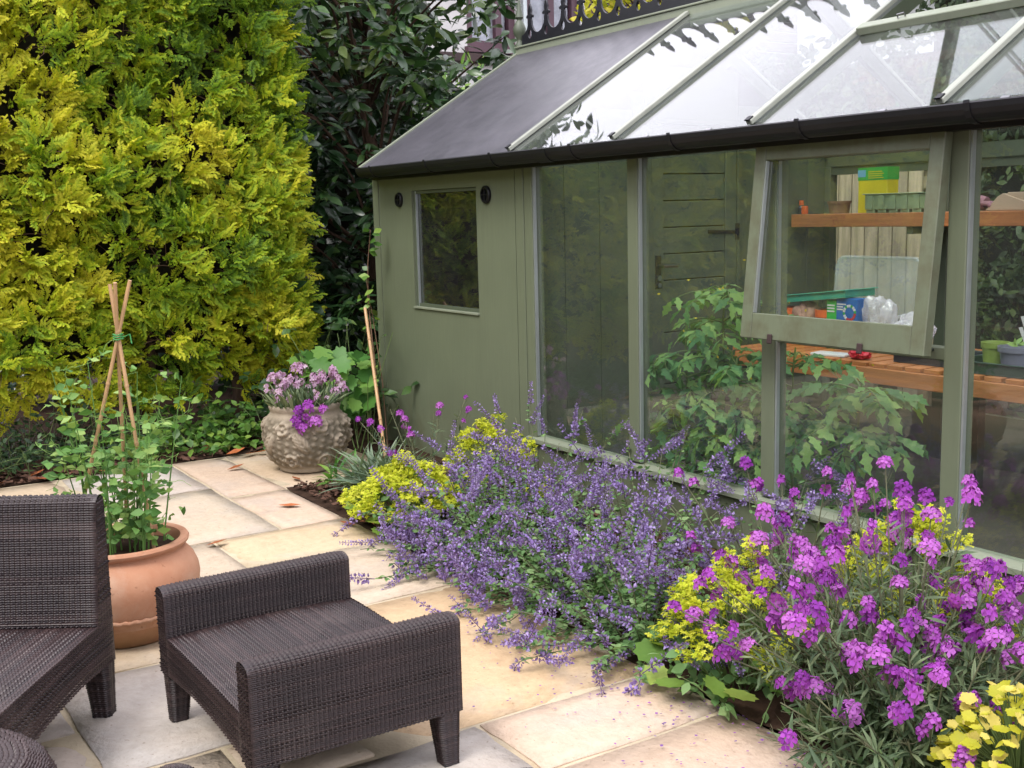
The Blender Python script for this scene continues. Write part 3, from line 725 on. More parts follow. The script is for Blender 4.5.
# ------------------------------------------------------------------ house beyond the garden
hs = thing('house', (-17, 13, 0), 'white rendered house with plum window frames beyond the laurel', 'house')
HX = -14.0
O1, O2, HZ0, HZ1 = (8.45, 9.28), (9.45, 10.4), 3.82, 5.05
hwall = MB().box((-20, 6.5, 0), (HX, 22, HZ0)).box((-20, 6.5, HZ1), (HX, 22, 5.6)).box((-20, 6.5, HZ0), (HX, O1[0], HZ1)).box((-20, O1[1], HZ0), (HX, O2[0], HZ1)).box((-20, O2[1], HZ0), (HX, 22, HZ1))
for o_ in (O1, O2): hwall.box((-20, o_[0], HZ0), (HX - .35, o_[1], HZ1))
part('wall', hwall, M['white'], 0, hs)
part('string_course', B((HX - .1, 6.4, 3.60), (HX + .12, 22.1, 3.72)), M['timberdk'], .01, hs)
for k in range(8): part('cladding_board', B((HX + .002, 10.52, 3.73 + .17 * k), (HX + .03, 15, 3.885 + .17 * k)), M['timberdk'], .004, hs)
rf = part('roof', MB().extr([(6.0, 5.6), (22.5, 5.6), (14.2, 9.6)], lambda y, z: (-20.4, y, z), lambda y, z: (HX + .5, y, z)), M['tile'], 0, hs)
part('chimney', B((-18, 12, 8.6), (-17.2, 12.9, 10.6)), M['tile'], .02, rf)
N_ = glassmat('house_glass', (.5, .55, .6), .55, 1.7, (.75, .78, .84))
def hwin(y0, y1, z0, z1, div):
    f = MB().box((HX - .16, y0, z0), (HX - .04, y0 + .1, z1)).box((HX - .16, y1 - .1, z0), (HX - .04, y1, z1)).box((HX - .16, y0 + .1, z0), (HX - .04, y1 - .1, z0 + .1)).box((HX - .16, y0 + .1, z1 - .1), (HX - .04, y1 - .1, z1))
    for d in div: f.box((HX - .155, d - .05, z0 + .1), (HX - .035, d + .05, z1 - .1))
    wn_ = part('window', f, M['plum'], 0, hs); e = [y0 + .1] + list(div) + [y1 - .1]
    for a, b in zip(e[:-1], e[1:]): part('pane', B((HX - .13, a + .02, z0 + .1), (HX - .12, b - .02, z1 - .1)), N_, 0, wn_)
    part('sill', B((HX - .04, y0 - .05, z0 - .08), (HX + .1, y1 + .05, z0 - .002)), M['plum'], 0, wn_)
hwin(O1[0] + .005, O1[1] - .005, HZ0 + .005, HZ1 - .005, (9.0,)); hwin(O2[0] + .005, O2[1] - .005, HZ0 + .005, HZ1 - .005, (9.92,))
part('downpipe', MB().tube([(HX + .08, 9.365, 0.1), (HX + .08, 9.365, 5.5)], .045, 8), M['bead'], 0, hs)
# ------------------------------------------------------------------ wicker furniture
def weave(P, nv, ns, amp=.0030, r=.0015, seed=0):
    """woven strands over the surface P(u, v): strands run along u, wave over and under the stakes"""
    q4 = 4; i = np.arange(q4 * ns + 1); j = np.arange(nv)
    U, J = np.meshgrid(i / (q4 * ns), j); dv = 1 / nv; e = 1e-3
    def pos(u, v): return P(u, v)
    jit = np.random.default_rng(seed + 5); am = amp * (1 + .25 * jit.normal(0, 1, (nv, 1))) * (1 + .18 * jit.normal(0, 1, (nv, len(i)))); rows = []
    for off, hgt in ((-.5, -r), (0, r), (.5, -r)):
        v = np.clip((J + .5 + off * .96) * dv, 0, 1)
        p = pos(U, v)
        du = pos(np.clip(U + e, 0, 1), v) - pos(np.clip(U - e, 0, 1), v); dvv = pos(U, np.clip(v + e, 0, 1)) - pos(U, np.clip(v - e, 0, 1))
        n = nrm(np.cross(du, dvv))
        h = hgt * np.minimum(1, 30 * U * (1 - U) + .1) + am * np.minimum(1, 12 * U * (1 - U) + .1) * (-np.cos(2 * PI * i[None, :] / q4) * (1 + .35 * (-1.0) ** J) + .0)
        rows.append(p + n * h[..., None])
    A = np.stack(rows, 2)                                   # nv, m, 3, xyz
    m = q4 * ns + 1; V = A.reshape(-1, 3)
    jj, ii, kk = np.meshgrid(np.arange(nv), np.arange(m - 1), np.arange(2), indexing='ij')
    a = ((jj * m + ii) * 3 + kk).ravel(); F = np.stack([a, a + 3, a + 4, a + 1], -1)
    g = np.random.default_rng(seed); t = np.repeat(g.uniform(.1, .9, nv), m * 3) + g.uniform(-.1, .1, len(V))
    return V, F, np.clip(t, 0, 1)
def path_fn(prof, y0, y1, closed=False):
    """surface swept along Y from a profile of (x, z) points"""
    prof = np.array(prof, float); d = np.r_[0, np.cumsum(np.linalg.norm(np.diff(prof, axis=0), axis=1))]; d /= d[-1]
    def P(u, v):
        x = np.interp(v, d, prof[:, 0]); z = np.interp(v, d, prof[:, 1]); return np.stack([x, y0 + (y1 - y0) * u, z], -1)
    return P
def quad_fn(a, b, c, d, sag=0.0):
    """bilinear patch, corners a (0,0) b (1,0) c (1,1) d (0,1); lower edge arched by sag"""
    a, b, c, d = (np.array(q, float) for q in (a, b, c, d))
    def P(u, v):
        u = u[..., None]; v = v[..., None]
        p = (1 - u) * (1 - v) * a + u * (1 - v) * b + u * v * c + (1 - u) * v * d
        return p + np.array((0, 0, 1.0)) * sag * 4 * u * (1 - u) * (1 - v)
    return P
def wpart(name, parent, pats, core):
    """one wicker part: its woven faces over a dark core"""
    ws = [weave(P, nv, ns, seed=k + len(name)) for k, (P, nv, ns) in enumerate(pats)]
    V, F, T = merge(ws)
    o = big(name, V, F, M['wicker'], parent, T, True, False)
    core.build('core', M['darkgap'], o, world=False)
    return o
def wleg(parent, x, y, w0, w1, z1, sx, sy):
    """tapered leg wound with strands"""
    def P(u, v):
        w = (w1 + (w0 - w1) * v) / 2; a = -2 * PI * u; c, s_ = np.cos(a), np.sin(a); k = 1 / (np.abs(c) ** 5 + np.abs(s_) ** 5) ** .2
        ox = x + sx * (w0 / 2 - w); oy = y + sy * (w0 / 2 - w)
        return np.stack([ox + w * k * c, oy + w * k * s_, .004 + (z1 - .004) * v], -1)
    V, F, T = weave(P, 26, 12, .0012, .0016, seed=int(x * 50 + y * 90))
    o = big('leg', V, F, M['wicker'], parent, T, True, False)
    V = []; Fc = []
    for i in range(2):
        w = (w1 if i == 0 else w0) / 2 - .004; ox, oy = x + sx * (w0 / 2 - w), y + sy * (w0 / 2 - w); c = w * .75; V += [(ox + p, oy + q, .006 + (z1 - .008) * i) for p, q in ((-c, -w), (c, -w), (w, -c), (w, c), (c, w), (-c, w), (-w, c), (-w, -c))]
    MB().add(V, [tuple(range(8))[::-1], tuple(range(8, 16))] + [(k, (k + 1) % 8, 8 + (k + 1) % 8, 8 + k) for k in range(8)]).build('core', M['darkgap'], o, world=False)
    w = w1 * .46; B((x + sx * (w0 - w1) / 2 - w, y + sy * (w0 - w1) / 2 - w, -.0), (x + sx * (w0 - w1) / 2 + w, y + sy * (w0 - w1) / 2 + w, .012)).build('foot', M['black'], o, world=False)
def arch(x0, x1, zt, r, n=7):
    c = (x0 + x1) / 2; h = (x1 - x0) / 2
    return [(c - h * math.cos(PI * k / n) * (1), zt - r + r * math.sin(PI * k / n)) for k in range(n + 1)]
def make_stool(name, loc, rz, label, cat):
    """woven footstool: seat between two raised solid sides"""
    t = thing(name, loc, label, cat, rz=rz)
    W, D, A, ZA, ZS, ZB = .785, .60, .078, .425, .295, .155
    for s in (0, 1):
        x0, x1 = (0, A) if s == 0 else (W - A, W)
        ar = arch(x0, x1, ZA, .018); prof = [(x0, ZB)] + [(x0, ZA - .024)] + ar + [(x1, ZA - .024), (x1, ZB)]
        core = B((x0 + .006, .006, ZB + .004), (x1 - .006, D - .006, ZA - .016))
        ends = []
        for y in (0, D):
            a, b, c, d = (x0, y, ZB), (x1, y, ZB), (x1 - .004, y, ZA - .008), (x0 + .004, y, ZA - .008)
            if y: a, b, c, d = b, a, d, c
            ends.append((quad_fn(a, b, c, d), 42, 4))
        wpart('side_panel', t, [(path_fn(prof, D, 0), 112, 46)] + ends, core)
    x0, x1 = A, W - A
    Pseat = lambda u, v: np.stack([x0 + (x1 - x0) * u, .004 + (D - .008) * v, ZS - .012 * (2 * v - 1) ** 2 - .006 * (1 - 4 * u * (1 - u))], -1)
    wpart('seat', t, [(Pseat, 92, 44)], B((x0, .012, ZS - .05), (x1, D - .012, ZS - .024)))
    for y, fl in ((0.0, 0), (D, 1)):
        a, b, c, d = (x0, y, ZB + .006), (x1, y, ZB + .006), (x1, y, ZS - .014), (x0, y, ZS - .014)
        if fl: a, b, c, d = b, a, d, c
        wpart('apron', t, [(quad_fn(a, b, c, d, .02), 17, 40)], B((x0, y - .004 + (.012 if not fl else -.012), ZB + .032), (x1, y + .004 + (.012 if not fl else -.012), ZS - .03)))
    for sx, x in ((-1, A / 2), (1, W - A / 2)):
        for sy, y in ((-1, .04), (1, D - .04)): wleg(t, x, y, .074, .05, ZB + .004, sx * .5, sy * .5)
    return t
stool = make_stool('wicker_stool', (-3.335, .862, 0), 0, 'dark brown wicker footstool with two raised sides, whole in view', 'footstool')
ux = nrm(np.array((.396, .519, 0)))[:2]; st2 = copy_tree(stool)
uy = np.array((-ux[1], ux[0])); far = np.array((-2.185, .590)); org = far - ux * .039 - uy * .62
st2.location = (org[0], org[1], 0); st2.rotation_euler = (0, 0, math.atan2(ux[1], ux[0]))
st2['label'] = 'dark wicker footstool at the bottom edge, only its woven corners showing'
st2['group'] = stool['group'] = 'wicker footstools'

def make_chair():
    """armless wicker lounge chair; local x to its right as seen from the front, local y to its back"""
    W, D, ZS, ZT, ZB = .74, .80, .335, .695, .165
    t = thing('wicker_chair', (0, 0, 0), 'dark brown wicker lounge chair with high back at the left edge', 'chair')
    prof_back = [(D - .115, ZS - .02), (D - .062, ZT - .03)] + [(D - .062 + .034 * (1 - math.cos(PI * k / 6)), ZT - .03 + .03 * math.sin(PI * k / 6)) for k in range(1, 6)] + [(D + .006, ZT - .03), (D, ZB)]
    pb = path_fn([(p[0], p[1]) for p in prof_back], 0, W)
    Pb = lambda u, v: pb(u, v)[..., [1, 0, 2]] if False else np.stack([pb(u, v)[..., 1], pb(u, v)[..., 0], pb(u, v)[..., 2]], -1)
    core = MB().add([(.006, D - .105, ZS - .02), (W - .006, D - .105, ZS - .02), (W - .006, D - .006, ZS - .02), (.006, D - .006, ZS - .02), (.006, D - .052, ZT - .012), (W - .006, D - .052, ZT - .012), (W - .006, D - .003, ZT - .012), (.006, D - .003, ZT - .012)],
                    [(0, 3, 2, 1), (4, 5, 6, 7), (0, 1, 5, 4), (1, 2, 6, 5), (2, 3, 7, 6), (3, 0, 4, 7)])
    ends = []
    for x, fl in ((W, 0), (0, 1)):
        a, b, c, d = (x, D - .118, ZS - .03), (x, D, ZS - .03), (x, D + .002, ZT - .010), (x, D - .058, ZT - .010)
        if fl: a, b, c, d = b, a, d, c
        ends.append((quad_fn(a, b, c, d), 44, 5))
    wpart('backrest', t, [(lambda u, v: Pb(1 - u, v), 132, 46)] + ends, core)
    Pseat = lambda u, v: np.stack([W * (1 - v), .0 + (D - .11) * u, ZS + .006 - .03 * u + 0 * v], -1)
    wpart('seat', t, [(Pseat, 84, 42)], B((.01, .01, ZB + .07), (W - .01, D - .03, ZS - .034)))
    pats = []
    for x, fl in ((W, 0), (0, 1)):
        a, b, c, d = (x, 0, ZB), (x, D, ZB), (x, D, ZS - .024), (x, 0, ZS + .006)
        if fl: a, b, c, d = b, a, d, c
        pats.append((quad_fn(a, b, c, d, .028), 20, 46))
    pats.append((quad_fn((0, 0, ZB), (W, 0, ZB), (W, 0, ZS + .006), (0, 0, ZS + .006), .028), 20, 44))
    wpart('seat_side', t, pats, B((.014, .014, ZB + .04), (W - .014, D - .014, ZB + .068)))
    for sx, x in ((-1, .04), (1, W - .04)):
        for sy, y in ((-1, .04), (1, D - .04)): wleg(t, x, y, .082, .058, ZB + .012, sx * .4, sy * .4)
    return t
chair = make_chair()
ch_r = np.array((.546, .8374)); ch_r /= np.linalg.norm(ch_r); ch_b = np.array((-ch_r[1], ch_r[0]))       # its width direction and its back direction
corner = np.array((-3.480, .715)); org = corner - ch_r * .70 - ch_b * .77
chair.location = (org[0], org[1], 0); chair.rotation_euler = (0, 0, math.atan2(ch_r[1], ch_r[0]))

# round woven pouffe, its rim at the bottom left
pf = thing('wicker_pouffe', (-2.60, .145, 0), 'round wicker pouffe cut off in the bottom left corner', 'pouffe'); pf.scale = (.9, .9, .9)
def pouf(u, v):
    a = 2 * PI * u; k = np.clip(v, 0, 1)
    prof = np.array([(.27, 0), (.30, .08), (.315, .2), (.31, .30), (.285, .36), (.24, .392), (.15, .405), (.02, .41)]); d = np.linspace(0, 1, 8)
    r = np.interp(k, d, prof[:, 0]) * (1 + .012 * np.abs(np.cos(a * 30))); z = np.interp(k, d, prof[:, 1])
    return np.stack([r * np.cos(a), r * np.sin(a), z], -1)
V, F, T = weave(pouf, 54, 76, .0036, .0022)
big('weave', V, F, M['wicker'], pf, T * .5 + .5, True, False)  # strand tint lightened to stand for sky sheen on the top
MB().lathe([(.26, .005), (.305, .2), (.295, .30), (.27, .352), (.22, .38), (.01, .397)], (0, 0, 0), 40).build('core', M['darkgap'], pf, world=False)

# ------------------------------------------------------------------ pots
pot = thing('terracotta_pot', (-4.135, .965, 0), 'large round terracotta pot of pea plants and canes', 'pot')
prof = [(.155, .0), (.17, .012), (.196, .05), (.215, .082), (.222, .084), (.226, .104), (.236, .112), (.252, .15), (.262, .19), (.266, .22), (.262, .25), (.248, .285), (.226, .312), (.212, .326), (.212, .332),
        (.222, .338), (.232, .346), (.235, .355), (.230, .364), (.218, .366), (.204, .362), (.198, .345), (.2, .31)]
pot_body = MB().lathe(prof, (0, 0, 0), 72).build('body', M['terra'], pot, world=False, smooth=True)
V = []; F = []; n = 160
for i in range(n):
    t = 2 * PI * i / n; tw = math.sin(t * 34)
    for k in range(6):
        a = 2 * PI * k / 6; rr = .0075 + .003 * math.sin(t * 44 + a)
        V.append(((.2415 + rr * math.cos(a)) * math.cos(t), (.2415 + rr * math.cos(a)) * math.sin(t), .122 + rr * 1.2 * math.sin(a)))
for i in range(n):
    for k in range(6): k2 = (k + 1) % 6; i2 = (i + 1) % n; F.append((i * 6 + k, i2 * 6 + k, i2 * 6 + k2, i * 6 + k2))
big('rope_band', V, F, M['terra'], pot, None, True, False)
MB().lathe([(.205, .318), (.16, .325), (.08, .33), (.001, .331)], (0, 0, 0), 32, False).build('soil', M['soil'], pot, world=False, smooth=True)

sp_ = thing('stone_pot', (-6.33, 2.60, 0), 'carved grey stone pot with pink flowers near the hedge', 'pot')
def stone_pot():
    nz_, nt_ = 84, 260; prof = np.array([(.15, 0), (.17, .006), (.178, .03), (.208, .07), (.238, .12), (.256, .18), (.26, .23), (.252, .285), (.234, .325), (.214, .35), (.210, .365), (.216, .378), (.219, .392), (.214, .405), (.202, .408), (.194, .40), (.19, .37)])
    d = np.r_[0, np.cumsum(np.linalg.norm(np.diff(prof, axis=0), axis=1))]; d /= d[-1]; vv = np.linspace(0, 1, nz_)
    r = np.interp(vv, d, prof[:, 0]); z = np.interp(vv, d, prof[:, 1]); th = np.linspace(0, 2 * PI, nt_, endpoint=False)
    TH, Z = np.meshgrid(th, z); Rr = np.repeat(r[:, None], nt_, 1)
    H = np.zeros_like(TH); best = np.full_like(TH, 9.0); g = np.random.default_rng(4)
    cs = [(2 * PI * (k + .5 * (row % 2)) / 7 + g.uniform(-.1, .1), .085 + .105 * row + g.uniform(-.012, .012), g.integers(0, 3), g.uniform(0, 6)) for row in range(3) for k in range(7)]
    for a, c, typ, ph in cs:
        dx = ((TH - a + PI) % (2 * PI) - PI) * .235; dz = Z - c; q = np.hypot(dx, dz); an = np.arctan2(dz, dx)
        if typ == 0:                                                          # rosette of rounded petals
            edge = .058 * (1 + .16 * np.cos(5 * an + ph)); h = np.where(q < edge, .011 * (1 - (q / edge) ** 4) + .006 * np.cos(q * 190) * (q < edge) + .003 * np.cos(5 * an + ph), 0)
        elif typ == 1:                                                        # scrolled leaf
            ca, sa = math.cos(ph), math.sin(ph); x2, z2 = dx * ca + dz * sa, -dx * sa + dz * ca; e2 = (x2 / .078) ** 2 + (z2 / .036) ** 2
            h = np.where(e2 < 1, .014 * (1 - e2) ** .45 + .0022 * np.cos((x2 * .6 + np.abs(z2)) * 330) - .006 * np.exp(-(z2 / .004) ** 2), 0)
        else:                                                                 # spiral
            h = np.where(q < .055, .010 * (1 - (q / .055) ** 3) + .005 * np.cos(q * 230 - an * 1.0), 0)
        H = np.where(h > H, h, H)
    H += .006 * np.clip(np.cos(TH * 21 + Z * 60) * np.cos(Z * 90 - TH * 9), 0, 1) * (H < .002)
    band = np.clip((Z - .03) / .02, 0, 1) * np.clip((.345 - Z) / .02, 0, 1); band[nz_ - 14:] = 0; H *= band
    Rr = Rr + H * 1.5 - .004; P = np.stack([Rr * np.cos(TH), Rr * np.sin(TH), Z], -1).reshape(-1, 3)
    j, i = np.meshgrid(np.arange(nz_ - 1), np.arange(nt_), indexing='ij'); a = (j * nt_ + i).ravel(); b = (j * nt_ + (i + 1) % nt_).ravel()
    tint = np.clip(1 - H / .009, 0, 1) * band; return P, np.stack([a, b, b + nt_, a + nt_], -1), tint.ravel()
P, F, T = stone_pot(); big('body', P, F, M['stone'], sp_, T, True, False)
MB().lathe([(.205, .372), (.1, .38), (.001, .382)], (0, 0, 0), 28, False).build('soil', M['soil'], sp_, world=False)

# cane wigwam in the terracotta pot
wig = thing('cane_wigwam', (-4.12, .98, .33), 'three bamboo canes tied as a wigwam above the terracotta pot', 'canes')
top = np.array((-4.112, 1.000, 1.10))
for bx, by, ex in ((-4.265, .815, .21), (-4.285, 1.02, .20), (-4.005, 1.045, .19)):
    b0 = np.array((bx, by, .31)); d = nrm(top - b0); tip = top + d * ex; off = np.cross(d, (0, 0, 1.)) * .012
    pts = [b0 + (tip - b0) * t + off * t for t in np.linspace(0, 1, 9)]
    mb = MB().tube(pts, .0068, 8)
    for t in (.2, .42, .63, .82): c = b0 + (tip - b0) * t + off * t; mb.tube([c - d * .006, c, c + d * .006], [.0070, .0086, .0070], 8)
    part('cane', mb, M['cane'], 0, wig, smooth=True)
mb = MB()
for k in range(3): mb.tube([top + np.array((.017 * math.cos(a), .017 * math.sin(a), -.006 + .008 * k + .002 * math.sin(3 * a))) for a in np.linspace(0, 2 * PI, 15)], .0025, 5)
mb.tube([top + (.02, .01, 0), top + (.045, .03, .012), top + (.06, .03, -.02)], .002, 5)
part('tie', mb, M['twine'], 0, wig)
stake = thing('bamboo_stake', (-6.12, 2.98, 0), 'single leaning bamboo stake beside the shed corner', 'stake')
b0, b1 = np.array((-6.06, 3.00, -.02)), np.array((-6.52, 3.12, .93)); d = nrm(b1 - b0); mb = MB().tube([b0 + (b1 - b0) * t for t in np.linspace(0, 1, 6)], .010, 8)
for t in (.3, .55, .8): c = b0 + (b1 - b0) * t; mb.tube([c - d * .006, c, c + d * .006], [.0104, .013, .0104], 8)
part('cane', mb, M['cane'], 0, stake, smooth=True)

# ------------------------------------------------------------------ things kept in the greenhouse
def cm_(name, c, rough=.4, **k): return simple(name, S(*c), rough, .08, 10, **k)
K = dict(yellow=cm_('yellow_card', (245, 226, 40)), green=cm_('green_card', (60, 190, 80)), blue=cm_('blue_card', (40, 110, 190)), white=cm_('white_card', (236, 234, 232)), sky=cm_('pale_blue_print', (130, 200, 230)),
    tray=cm_('sage_plastic', (150, 170, 130)), dkgreen=cm_('dark_green_plastic', (44, 70, 58)), teal=cm_('teal_plastic', (70, 180, 150)), orange=cm_('orange_plastic', (240, 110, 50)), red=cm_('red_plastic', (214, 40, 60)),
    brown=cm_('brown_pot', (140, 100, 76), .8), limepot=cm_('lime_plastic', (150, 170, 80)), greypot=cm_('grey_plastic', (140, 140, 158)), blackpot=cm_('dark_plastic', (52, 56, 66)), card=cm_('cardboard', (214, 186, 156), .8), pinkbag=cm_('coconut_fibre', (182, 140, 120), .8, bump=.6),
    glove=cm_('glove', (170, 120, 130), .8), glovegrey=cm_('glove_cuff', (160, 158, 150), .8))
ZS_, ZBn = 1.4505, .7335
def obj1(name, mb, mat, label, cat, loc=None, bevel=.002, group=None, smooth=False):
    V = np.array(mb.V); c = (V.min(0) + V.max(0)) / 2; c[2] = V[:, 2].min()
    t = thing(name, c, label, cat, group); part('body', mb, mat, bevel, t, smooth=smooth); return t
def tray(mb, x0, x1, y0, y1, z0, z1, th=.006, lip=.012):
    mb.box((x0, y0, z0), (x1, y1, z0 + th)).box((x0, y0, z0 + th), (x1, y0 + th, z1)).box((x0, y1 - th, z0 + th), (x1, y1, z1)).box((x0, y0 + th, z0 + th), (x0 + th, y1 - th, z1)).box((x1 - th, y0 + th, z0 + th), (x1, y1 - th, z1))
    mb.box((x0 - lip, y0 - lip, z1), (x1 + lip, y0 + th, z1 + .006)).box((x0 - lip, y1 - th, z1), (x1 + lip, y1 + lip, z1 + .006)).box((x0 - lip, y0 + th, z1), (x0 + th, y1 - th, z1 + .006)).box((x1 - th, y0 + th, z1), (x1 + lip, y1 - th, z1 + .006)); return mb
def potmb(mb, x, y, z, r0, r1, h): return mb.lathe([(r0, 0), (r1 * .95, h * .78), (r1 * .96, h * .8), (r1 * 1.05, h * .8), (r1 * 1.07, h), (r1 * .99, h), (r0 * .95, .012), (.001, .012)], (x, y, z), 26)
# high shelf
fx = -4.472
t = thing('feed_box', (fx, 5.47, ZS_), 'yellow and green cardboard box standing on the high shelf', 'box')
part('body', B((fx - .105, 5.44, ZS_), (fx + .105, 5.54, ZS_ + .262)), K['yellow'], .003, t)
part('green_band', B((fx - .1065, 5.4385, ZS_ + .19), (fx + .1065, 5.5415, ZS_ + .2635)), K['green'], 0, t)
part('blue_patch', B((fx - .106, 5.437, ZS_ + .21), (fx - .05, 5.4383, ZS_ + .25)), K['sky'], 0, t); part('print_block', B((fx + .03, 5.437, ZS_ + .03), (fx + .09, 5.4398, ZS_ + .09)), K['white'], 0, t)
for k in range(4): part('print_line', B((fx - .03, 5.437, ZS_ + .20 + .012 * k), (fx + .08 - .012 * (k % 2), 5.4383, ZS_ + .205 + .012 * k)), K['yellow'], 0, t)
mb = MB()
tray(mb, -4.48, -4.00, 5.385, 5.437, ZS_ + .02, ZS_ + .105)
for k in range(6): mb.box((-4.47 + .08 * k, 5.386, ZS_), (-4.41 + .08 * k, 5.436, ZS_ + .019)); mb.box((-4.46 + .08 * k, 5.376, ZS_ + .02), (-4.42 + .08 * k, 5.3845, ZS_ + .10))
obj1('module_tray', mb, K['tray'], 'sage green module seed tray on the high shelf', 'seed tray')
obj1('clay_ring', potmb(MB(), -4.725, 5.45, ZS_, .058, .068, .075), K['brown'], 'small brown clay pot on the high shelf', 'flower pot', bevel=0, smooth=True)
t = thing('spray_bottle', (-5.0, 5.43, ZS_), 'small orange capped bottle at the left end of the shelf', 'bottle')
part('body', MB().lathe([(.018, 0), (.02, .04), (.01, .055)], (-5.0, 5.42, ZS_), 14, 2), K['blackpot'], 0, t); part('cap', MB().lathe([(.014, .056), (.014, .085)], (-5.0, 5.42, ZS_), 12, 2), K['orange'], 0, t)
part('trigger', B((-4.99, 5.405, ZS_), (-4.955, 5.435, ZS_ + .05)), K['orange'], .004, t)
def glove(x, y, z):
    t = thing('garden_glove', (x, y, z), 'pink and grey garden glove lying on the high shelf', 'glove')
    part('cuff', MB().tube([(x - .13, y + .01, z + .022), (x - .05, y, z + .028), (x, y, z + .032)], [.02, .024, .03], 10), K['glovegrey'], 0, t, smooth=True)
    hd = MB().tube([(x, y, z + .032), (x + .04, y, z + .045), (x + .08, y, z + .04)], [.03, .042, .034], 10)
    for k in range(4): hd.tube([(x + .075, y - .03 + .02 * k, z + .042), (x + .115, y - .036 + .024 * k, z + .036), (x + .145 - .01 * abs(k - 1.5), y - .038 + .026 * k, z + .024)], [.013, .012, .009], 7)
    hd.tube([(x + .02, y - .035, z + .03), (x + .06, y - .06, z + .02)], [.014, .01], 7)
    part('hand', hd, K['glove'], 0, t, smooth=True)
glove(-3.80, 5.44, ZS_)
mb = MB().extr([(-3.70, ZS_ + .003), (-3.40, ZS_ + .003), (-3.40, ZS_ + .02), (-3.60, ZS_ + .09), (-3.63, ZS_ + .075)], lambda x, z: (x, 5.40, z), lambda x, z: (x, 5.62, z)); mb.box((-3.58, 5.41, ZS_ + .003), (-2.8, 5.61, ZS_ + .095))
obj1('cardboard_piece', mb, K['card'], 'folded beige cardboard on the high shelf beside the glove', 'cardboard')
# bench, left to right
PX0, PXC = -4.435, -4.145
t = thing('propagator_lid', (PXC, 5.18, ZBn), 'cloudy clear propagator cover standing at the back of the bench', 'propagator')
mb = MB(); rr = []
for k in range(7): rr.append((PX0 + .06 - .06 * math.cos(PI / 2 * k / 6), ZBn + .475 - .06 + .06 * math.sin(PI / 2 * k / 6)))
rr = [((PX0 - .03), ZBn)] + rr + [(2 * PXC - x, z) for x, z in rr[::-1]] + [(2 * PXC - PX0 + .03, ZBn)]
mb = MB().extr(rr, lambda x, z: (x, 5.10, z), lambda x, z: (x, 5.115, z)); part('cover', mb, M['plastic_clear'], 0, t)
rim = MB().tube([(x, 5.107, z) for x, z in rr], .011, 6); part('rim', rim, M['plastic_clear'], 0, t); part('ledge', B(((PX0 - .02), 5.098, ZBn + .15), ((2 * PXC - PX0 + .02), 5.117, ZBn + .165)), K['white'], 0, t)
t = thing('teal_tray', (-4.31, 4.85, ZBn), 'teal plastic tray lid resting on top of orange pots', 'tray lid')
mb = MB(); tray(mb, -4.57, -4.06, 4.74, 4.98, ZBn + .225, ZBn + .262); Vt = np.array(mb.V); Vt[:, 2] += (Vt[:, 0] + 4.56) * .11; mb.V = [tuple(v) for v in Vt]; part('body', mb, K['teal'], .002, t)
for k, (x, y) in enumerate(((-4.49, 4.81), (-4.245, 4.81))): obj1('orange_pot', potmb(MB(), x, y, ZBn, .05, .06, .205), K['orange'], ('orange plastic pot under the left end of the teal lid', 'orange plastic pot under the right end of the teal lid')[k], 'flower pot', bevel=0, group='orange pots on the bench', smooth=True)
def lump(c, s, n, seed, zmin=0):
    bm = bmesh.new(); bmesh.ops.create_icosphere(bm, subdivisions=4, radius=1); V = np.array([v.co[:] for v in bm.verts]); F = [tuple(v.index for v in f.verts) for f in bm.faces]; bm.free()
    V = V * (1 + .26 * vnoise(V + seed, 1.9) + .16 * vnoise(V + seed, 5) + .09 * vnoise(V + seed, 11))[:, None]; V = V * np.array(s) + np.array(c); V[:, 2] = np.maximum(V[:, 2], zmin); mb = MB(); mb.add(V, F); return mb
obj1('fibre_bag', lump((-4.365, 4.80, ZBn + .11), (.085, .08, .12), 3, 3, ZBn), K['pinkbag'], 'pinkish brown bag between the orange pots on the bench', 'bag', bevel=0, smooth=True)
t = thing('seed_box', (-4.09, 4.80, ZBn), 'blue and green box with a round dial print on the bench', 'box')
bx0, by0 = -4.19, 4.76
part('body', B((bx0 + .055, by0, ZBn), (bx0 + .195, by0 + .09, ZBn + .275)), K['blue'], .002, t); part('green_side', B((bx0 - .01, by0 - .002, ZBn), (bx0 + .0545, by0 + .088, ZBn + .262)), K['green'], .002, t)
n = 18
for k in range(n):
    a0, a1 = 2 * PI * k / n, 2 * PI * (k + .8) / n; cxx, czz = bx0 + .145, ZBn + .20
    q = [(cxx + .030 * math.cos(a0), czz + .030 * math.sin(a0)), (cxx + .044 * math.cos(a0), czz + .044 * math.sin(a0)), (cxx + .044 * math.cos(a1), czz + .044 * math.sin(a1)), (cxx + .030 * math.cos(a1), czz + .030 * math.sin(a1))]
    part('dial_mark', MB().extr(q, lambda x, z: (x, by0 - .0022, z), lambda x, z: (x, by0 - .0003, z)), K['red'] if k > 11 else (K['white'] if k % 3 else K['green']), 0, t)
for k in range(3): part('print_line', B((bx0 + .06, by0 - .002, ZBn + .24 - .014 * k), (bx0 + .10 + .02 * (k == 0), by0 - .0003, ZBn + .247 - .014 * k)), K['white'], 0, t)
for k in range(3): part('print_line', B((bx0 - .004, by0 - .004, ZBn + .23 - .016 * k), (bx0 + .045, by0 - .0023, ZBn + .238 - .016 * k)), K['white'], 0, t)
obj1('bubble_bag', lump((-3.905, 4.83, ZBn + .15), (.085, .08, .16), 3, 8, ZBn), M['bag'], 'crumpled clear plastic bag beside the blue box', 'bag', bevel=0, smooth=True)
obj1('bubble_bag', lump((-3.70, 4.82, ZBn + .10), (.11, .08, .12), 3, 15, ZBn), M['bag'], 'flat white folded plastic at the right of the clear bag', 'bag', bevel=0, smooth=True)
